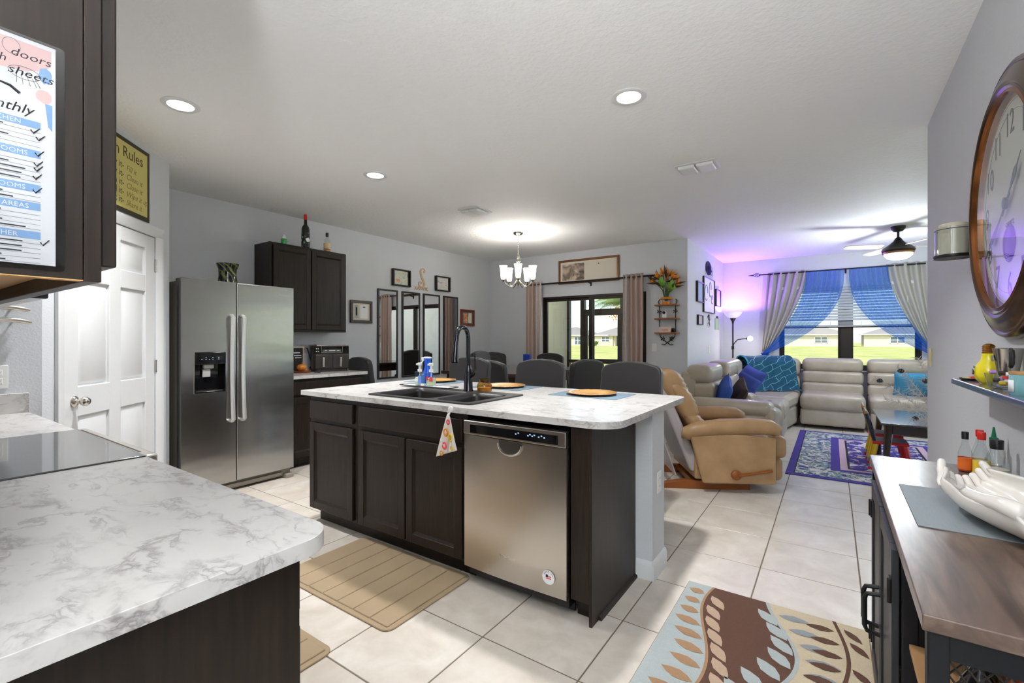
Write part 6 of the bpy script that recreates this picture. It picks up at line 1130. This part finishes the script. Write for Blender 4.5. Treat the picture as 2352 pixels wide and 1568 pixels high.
# hands bowl : two cupped hands
hb_ = thing('hands_bowl', 'white ceramic bowl shaped like two cupped hands on the console', 'bowl', (.372, 1.76, CT+.011), math.radians(15)); CER = mat('white_ceramic', s2l((228,222,214)), .25, coat=.3)
def lerp_(t, K):
    for (a_, b_), (c_, d_) in zip(K, K[1:]):
        if t <= c_: q = (t-a_)/(c_-a_); q = q*q*(3-2*q); return b_+(d_-b_)*q
    return K[-1][1]
def hull(u, t, extra=0.0):
    f_ = PI*u; w_ = lerp_(t, [(0,.035),(.12,.085),(.45,.108),(.78,.092),(1,.050)]); zn = lerp_(t, [(0,.05),(.2,.078),(.5,.068),(.85,.076),(1,.094)]); zf = lerp_(t, [(0,.05),(.2,.085),(.6,.092),(1,.096)])
    zr = zn*(1-u)+zf*u; zb = lerp_(t, [(0,.03),(.12,.003),(.65,.003),(1,.042)]); rg_ = (.0095*abs(math.sin(4*f_)) if u not in (0, 1) else 0)*min(1, max(0, (t-.30)/.3)); k = math.sin(f_)
    return Vector((-math.cos(f_)*(w_+rg_+extra), -.30+.46*t, zb+(zr-zb)*(1-k**.8)-(rg_+extra)*k*.9))
obj('palm_bowl', MB().grid(lambda u, v: tuple(hull(u, v)), 64, 36), CER, hb_, sol=.009, ang=None)
def finger(pts, rad, name='finger'):
    n_ = 12; r_ = rad[-1]; d_ = (Vector(pts[-1])-Vector(pts[-2])).normalized(); P_ = [Vector(q) for q in pts]; R_ = list(rad)
    for a in (.35, .62, .82, .95, 1.0): P_.append(Vector(pts[-1])+d_*r_*a*1.1); R_.append(r_*math.sqrt(max(.0004, 1-a*a)))
    return obj(name, MB().tube(P_, R_, n_), CER, hb_, ang=None)
for k in range(8):
    u = (k+.5)/8; j_ = min(k, 7-k); ln = (.90, 1.02, 1.04, .96)[j_]; pts = [tuple(hull(u, t, .007)) for t in (.80, .86, .91, .95)]; e1 = hull(u, 1.0, .004); e2 = e1+Vector((-.16*e1.x, .022*ln, .022)); finger(pts+[tuple(e1), tuple(e2)], [.003,.007,.0095,.011,.0115,.0105])
for sx in (-1, 1):
    q = [hull(0 if sx < 0 else 1, t) for t in (.16, .28, .40, .50, .57)]; q = [p+Vector((-sx*.012, 0, .004)) for p in q]; th_ = finger([tuple(p) for p in q], [.022,.021,.018,.0165,.0145], 'thumb')
    c_ = q[-1]; obj('thumb_nail', MB().rbox(-.008,.008,-.012,.012,-.002,.003,.002).xf(Matrix.Translation((c_.x+sx*.012, c_.y, c_.z+.0115)) @ Matrix.Rotation(sx*.7, 4, 'Y')), mat('nail_shade', s2l((186,178,172)), .3), th_)
def sauce(x, y, label, r, h1, body, capm, caph, cone=False, lab=None):
    t = thing('sauce_bottle', label, 'bottle', (x, y, CT), 0, 'sauce bottles at the end of the console')
    obj('bottle', MB().lathe([(r*.92,0),(r,.006),(r,h1*.55),(r*.5,h1*.82),(r*.42,h1)], n=20), JARG, t); obj('sauce', MB().lathe([(0,.004),(r*.88,.004),(r*.9,h1*.4),(0,h1*.4)], n=18), mat(body[0], s2l(body[1]), .3), t)
    obj('cap', MB().lathe([(r*.5,h1-.005),(r*.52,h1+caph*.9),(r*.3 if cone else r*.48,h1+caph),(0,h1+caph)], n=18), capm, t)
    if cone: obj('nozzle', MB().lathe([(r*.3,h1+caph),(r*.12,h1+caph+.035),(0,h1+caph+.036)], n=14), capm, t)
    if lab: obj('label', MB().lathe([(r+.0006,h1*.08),(r+.0006,h1*.42)], n=20, cap=False), mat(lab[0], s2l(lab[1]), .5), t)
GRNC = mat('green_cap', s2l((20,120,84)), .4)
sauce(.405, 2.36, 'small hot sauce bottle with black cap and orange label, leftmost sauce bottle', .02, .125, ('red_sauce', (200,70,30)), BLACK, .022, lab=('orange_label', (226,110,40)))
sauce(.447, 2.38, 'sauce bottle with red cap behind the other red capped one', .022, .135, ('clear_fill', (206,196,184)), RED, .02)
sauce(.440, 2.315, 'sauce bottle with red cap and yellow label in front', .023, .135, ('clear_fill', (206,196,184)), RED, .022, lab=('yellow_label', (236,200,60)))
sauce(.475, 2.335, 'squeeze bottle with pointed green nozzle among the sauces', .024, .11, ('clear_fill', (206,196,184)), GRNC, .03, True)
sauce(.462, 2.235, 'largest clear bottle with wide black cap beside the hands bowl', .034, .12, ('pale_salt', (206,196,176)), BLACK, .026)
# ------------------------------------------------------------------ right wall clock, sconce, shelf, switch
ck = thing('wall_clock', 'large round brown wall clock with black numerals on the right wall', 'clock', (.51, 2.23, 1.745)); ck.rotation_euler = frame_mat((0,0,0), (0,-1,0), (0,0,1)).to_euler(); ck.name = 'round_clock'
CF = mat('clock_bronze_frame', s2l((96,74,60)), .22, metal=.75, noise=.15); CFo = mat('clock_copper_ring', s2l((140,84,44)), .22, metal=.8); DIAL = mat('clock_dial', s2l((216,216,208)), .5)
obj('frame', MB().lathe([(.457,0),(.457,.015),(.45,.03),(.442,.034),(.435,.03),(.428,.038),(.40,.045),(.385,.052),(.375,.048),(.37,.052),(.362,.046)], n=72, cap=False), CF, ck); obj('inner_ring', MB().lathe([(.362,.046),(.352,.05),(.345,.036),(.34,.018)], n=72, cap=False), CFo, ck)
dl = obj('dial', MB().lathe([(0,.018),(.345,.018)], n=64, cap=False), DIAL, ck); obj('back_plate', MB().lathe([(0,.002),(.45,.002)], n=48, cap=False), BLACK, ck)
for k in range(12):
    hnum = k+1; a = PI/2-2*PI*hnum/12; rr_ = .27; M = Matrix.Translation((rr_*math.cos(a), rr_*math.sin(a)-.04, .0188)); text(str(hnum), .115, mat('clock_numeral', s2l((84,88,94)), .6), M, ck, 'numeral', .0005, align='CENTER', w=False, sx=.85)
HNDM = mat('clock_hands', s2l((92,104,120)), .4)
def hand(ang, L_, w_): 
    m = MB().prism([(-w_*.5,-.05),(w_*.5,-.05),(w_*.35,L_*.3),(w_*1.4,L_*.62),(w_*.3,L_*.75),(0,L_),(-w_*.3,L_*.75),(-w_*1.4,L_*.62),(-w_*.35,L_*.3)], .027, .029); m.xf(Matrix.Rotation(ang, 4, 'Z')); return m
obj('minute_hand', hand(2*PI*(20.3/60.0), .30, .010), HNDM, ck); obj('hour_hand', hand(-2*PI*(1.65/12.0), .2, .012), HNDM, ck); obj('hand_hub', MB().lathe([(.02,.026),(.02,.034),(0,.036)], n=20), HNDM, ck)
tr_ = MB().tube([(.30*math.cos(2*PI*k/72), .30*math.sin(2*PI*k/72)*1.0, .0185) for k in range(72)], .0008, 4, closed=True).tube([(.332*math.cos(2*PI*k/72), .332*math.sin(2*PI*k/72), .0185) for k in range(72)], .0008, 4, closed=True); obj('minute_track', tr_, GREYINK, ck)
pb = obj('pendulum_bob', MB().lathe([(.0,.026),(.05,.025),(.062,.021),(.064,.019)], (0,-.135,0), 32, cap=False), mat('pendulum_reflection', s2l((104,84,150)), .3, metal=.4), ck)  # violet in the bob's colour stands for a reflection
obj('clock_glass', MB().lathe([(0,.044),(.352,.041)], n=64, cap=False), GLASS, ck)
text('QUARTZ', .022, GREYINK, Matrix.Translation((0,-.075,.0188)), ck, 'dial_lettering', .0003, align='CENTER', w=False)
scn = thing('candle_sconce', 'cream candle in a clear glass jar on a dark wall bracket beside the clock', 'sconce', (.4425, 2.80, 1.646)); 
obj('bracket_plate', MB().lathe([(0,0),(.066,0),(.068,.006),(.066,.014),(0,.014)], n=32), BLACKM, scn); obj('glass_jar', MB().lathe([(.062,.014),(.062,.135),(.06,.135),(.06,.014)], n=32, cap=False), JARG, scn); obj('candle', MB().lathe([(0,.015),(.050,.015),(.050,.148),(.046,.152),(0,.152)], n=28), mat('ivory_wax', s2l((226,218,200)), .5), scn); obj('glass_band', MB().tube([(.0625*math.cos(2*PI*k/32), .0625*math.sin(2*PI*k/32), .125) for k in range(32)], .0015, 5, closed=True), BLACKM, scn); obj('wall_arm', MB().box(.02,.0665,-.012,.012,.0,.012).box(.058,.0672,-.02,.02,-.02,.1), BLACKM, scn)
outlet('light_switch', 'light switch with yellow tinted plate at the end of the right wall', frame_mat((.51, 3.87, 1.175), (0,-1,0), (0,0,1)), 'switch', mat('ivory_plate', s2l((226,214,160)), .4))
sh = thing('wall_ledge', 'narrow dark grey floating shelf below the clock', 'shelf', (.455, 2.1, 1.13)); sh.name = 'floating_shelf'; SZ_ = 1.13
SHM = mat('grey_lacquer_shelf', s2l((84,88,98)), .18, coat=.4)
obj('shelf_board', MB().rbox(.40,.508,1.55,2.57,SZ_-.022,SZ_,.003), SHM, sh, w=True); obj('bracket', MB().box(.44,.508,2.52,2.54,SZ_-.028,SZ_-.022), BLACK, sh, w=True)
dsh = thing('souvenir_dish', 'small dark dish with red and yellow painting on the floating shelf end', 'dish', (.455, 2.49, SZ_)); obj('dish', MB().lathe([(.036,0),(.044,.003),(.046,.008),(.042,.008),(.034,.005),(0,.005)], n=26), BLACK, dsh); obj('painting', MB().lathe([(0,.0085),(.036,.0085),(.036,.006)], n=22, cap=False), mat('yellow_glaze', s2l((214,196,80)), .3), dsh); obj('red_motif', MB().rbox(-.016,.016,-.022,.012,.008,.016,.006), mat('coral_paint', s2l((228,84,80)), .4), dsh)
bb_ = thing('bulb_bottle', 'yellow light-bulb shaped bottle reading Lit on the floating shelf', 'bottle', (.455, 2.30, SZ_)); obj('bulb', MB().lathe([(0,0),(.018,0),(.034,.016),(.040,.04),(.034,.064),(.022,.082),(.018,.1),(.018,.108)], n=28), mat('yellow_bulb', s2l((232,214,30)), .15, coat=.5), bb_)
obj('screw_cap', MB().lathe([(.017,.108),(.018,.112),(.0155,.115),(.018,.119),(.0155,.122),(.018,.126),(.0155,.129),(.018,.133),(.015,.137),(.008,.142),(0,.143)], n=20), mat('brass_screw', s2l((160,112,52)), .3, metal=.8), bb_)
text('Lit', .026, INK, frame_mat((-.0405,.012,.034), (0,-1,0), (0,0,1)), bb_, 'bulb_lettering', .0004, w=False, bold=.0008); text('Get', .012, INK, frame_mat((-.0375,.008,.056), (0,-1,0), (0,0,1)), bb_, 'bulb_lettering', .0004, .3, w=False)
cu = thing('steel_cup', 'small stainless cup with black handle on the floating shelf', 'cup', (.472, 2.16, SZ_+.05)); obj('riser', MB().rbox(-.03,.03,-.03,.03,-.05,0,.003), JARG, cu); obj('cup', MB().lathe([(0,.002),(.026,.002),(.036,.075),(.038,.078),(.034,.076),(.024,.006),(0,.006)], n=28, cap=False), CHROME, cu); obj('handle', MB().tube([(-.0,-.034,.07),(-.002,-.052,.07),(-.002,-.058,.055),(-.002,-.054,.03),(0,-.03,.02)], .006, 8), BLACK, cu); obj('cup_marking', MB().box(-.0355,-.034,-.006,.014,.035,.055), GREYINK, cu)
gb = thing('trinket_bowl', 'slanted clear glass bowl of small colourful trinkets on the floating shelf', 'bowl', (.445, 2.09, SZ_)); obj('bowl', MB().lathe([(0,.0),(.024,.0),(.034,.012),(.043,.05),(.042,.05),(.032,.014),(.02,.004),(0,.004)], n=28, cap=False), JARG, gb)
for j in range(14):
    a = random.uniform(0,2*PI); r_ = random.uniform(0,.024); obj('trinket', MB().rbox(-.008,.008,-.006,.006,-.006,.006,.003).xf(Matrix.Translation((r_*math.cos(a), r_*math.sin(a), .014+.003*j)) @ Matrix.Rotation(a, 4, 'X')), [RED, ORG, YEL, CYAN, PLASTIC, BRNP, mat('lilac_bead', s2l((170,130,190)), .4)][j % 7], gb)
cd_ = thing('lidded_candle', 'teal candle jar with wooden lid and white label on the floating shelf', 'candle', (.455, 1.90, SZ_)); obj('jar', MB().lathe([(.036,0),(.038,.003),(.038,.055),(.036,.058)], n=26), mat('teal_glass', s2l((120,170,176)), .15, coat=.4), cd_); obj('lid', MB().lathe([(.038,.058),(.0385,.060),(.0385,.066),(0,.067)], n=26), WOODL, cd_); obj('label', MB().grid(lambda u, v: (.0386*math.cos(2.6+u*1.1), .0386*math.sin(2.6+u*1.1), .008+.034*v), 8, 1), PAPER, cd_, sol=.0005)
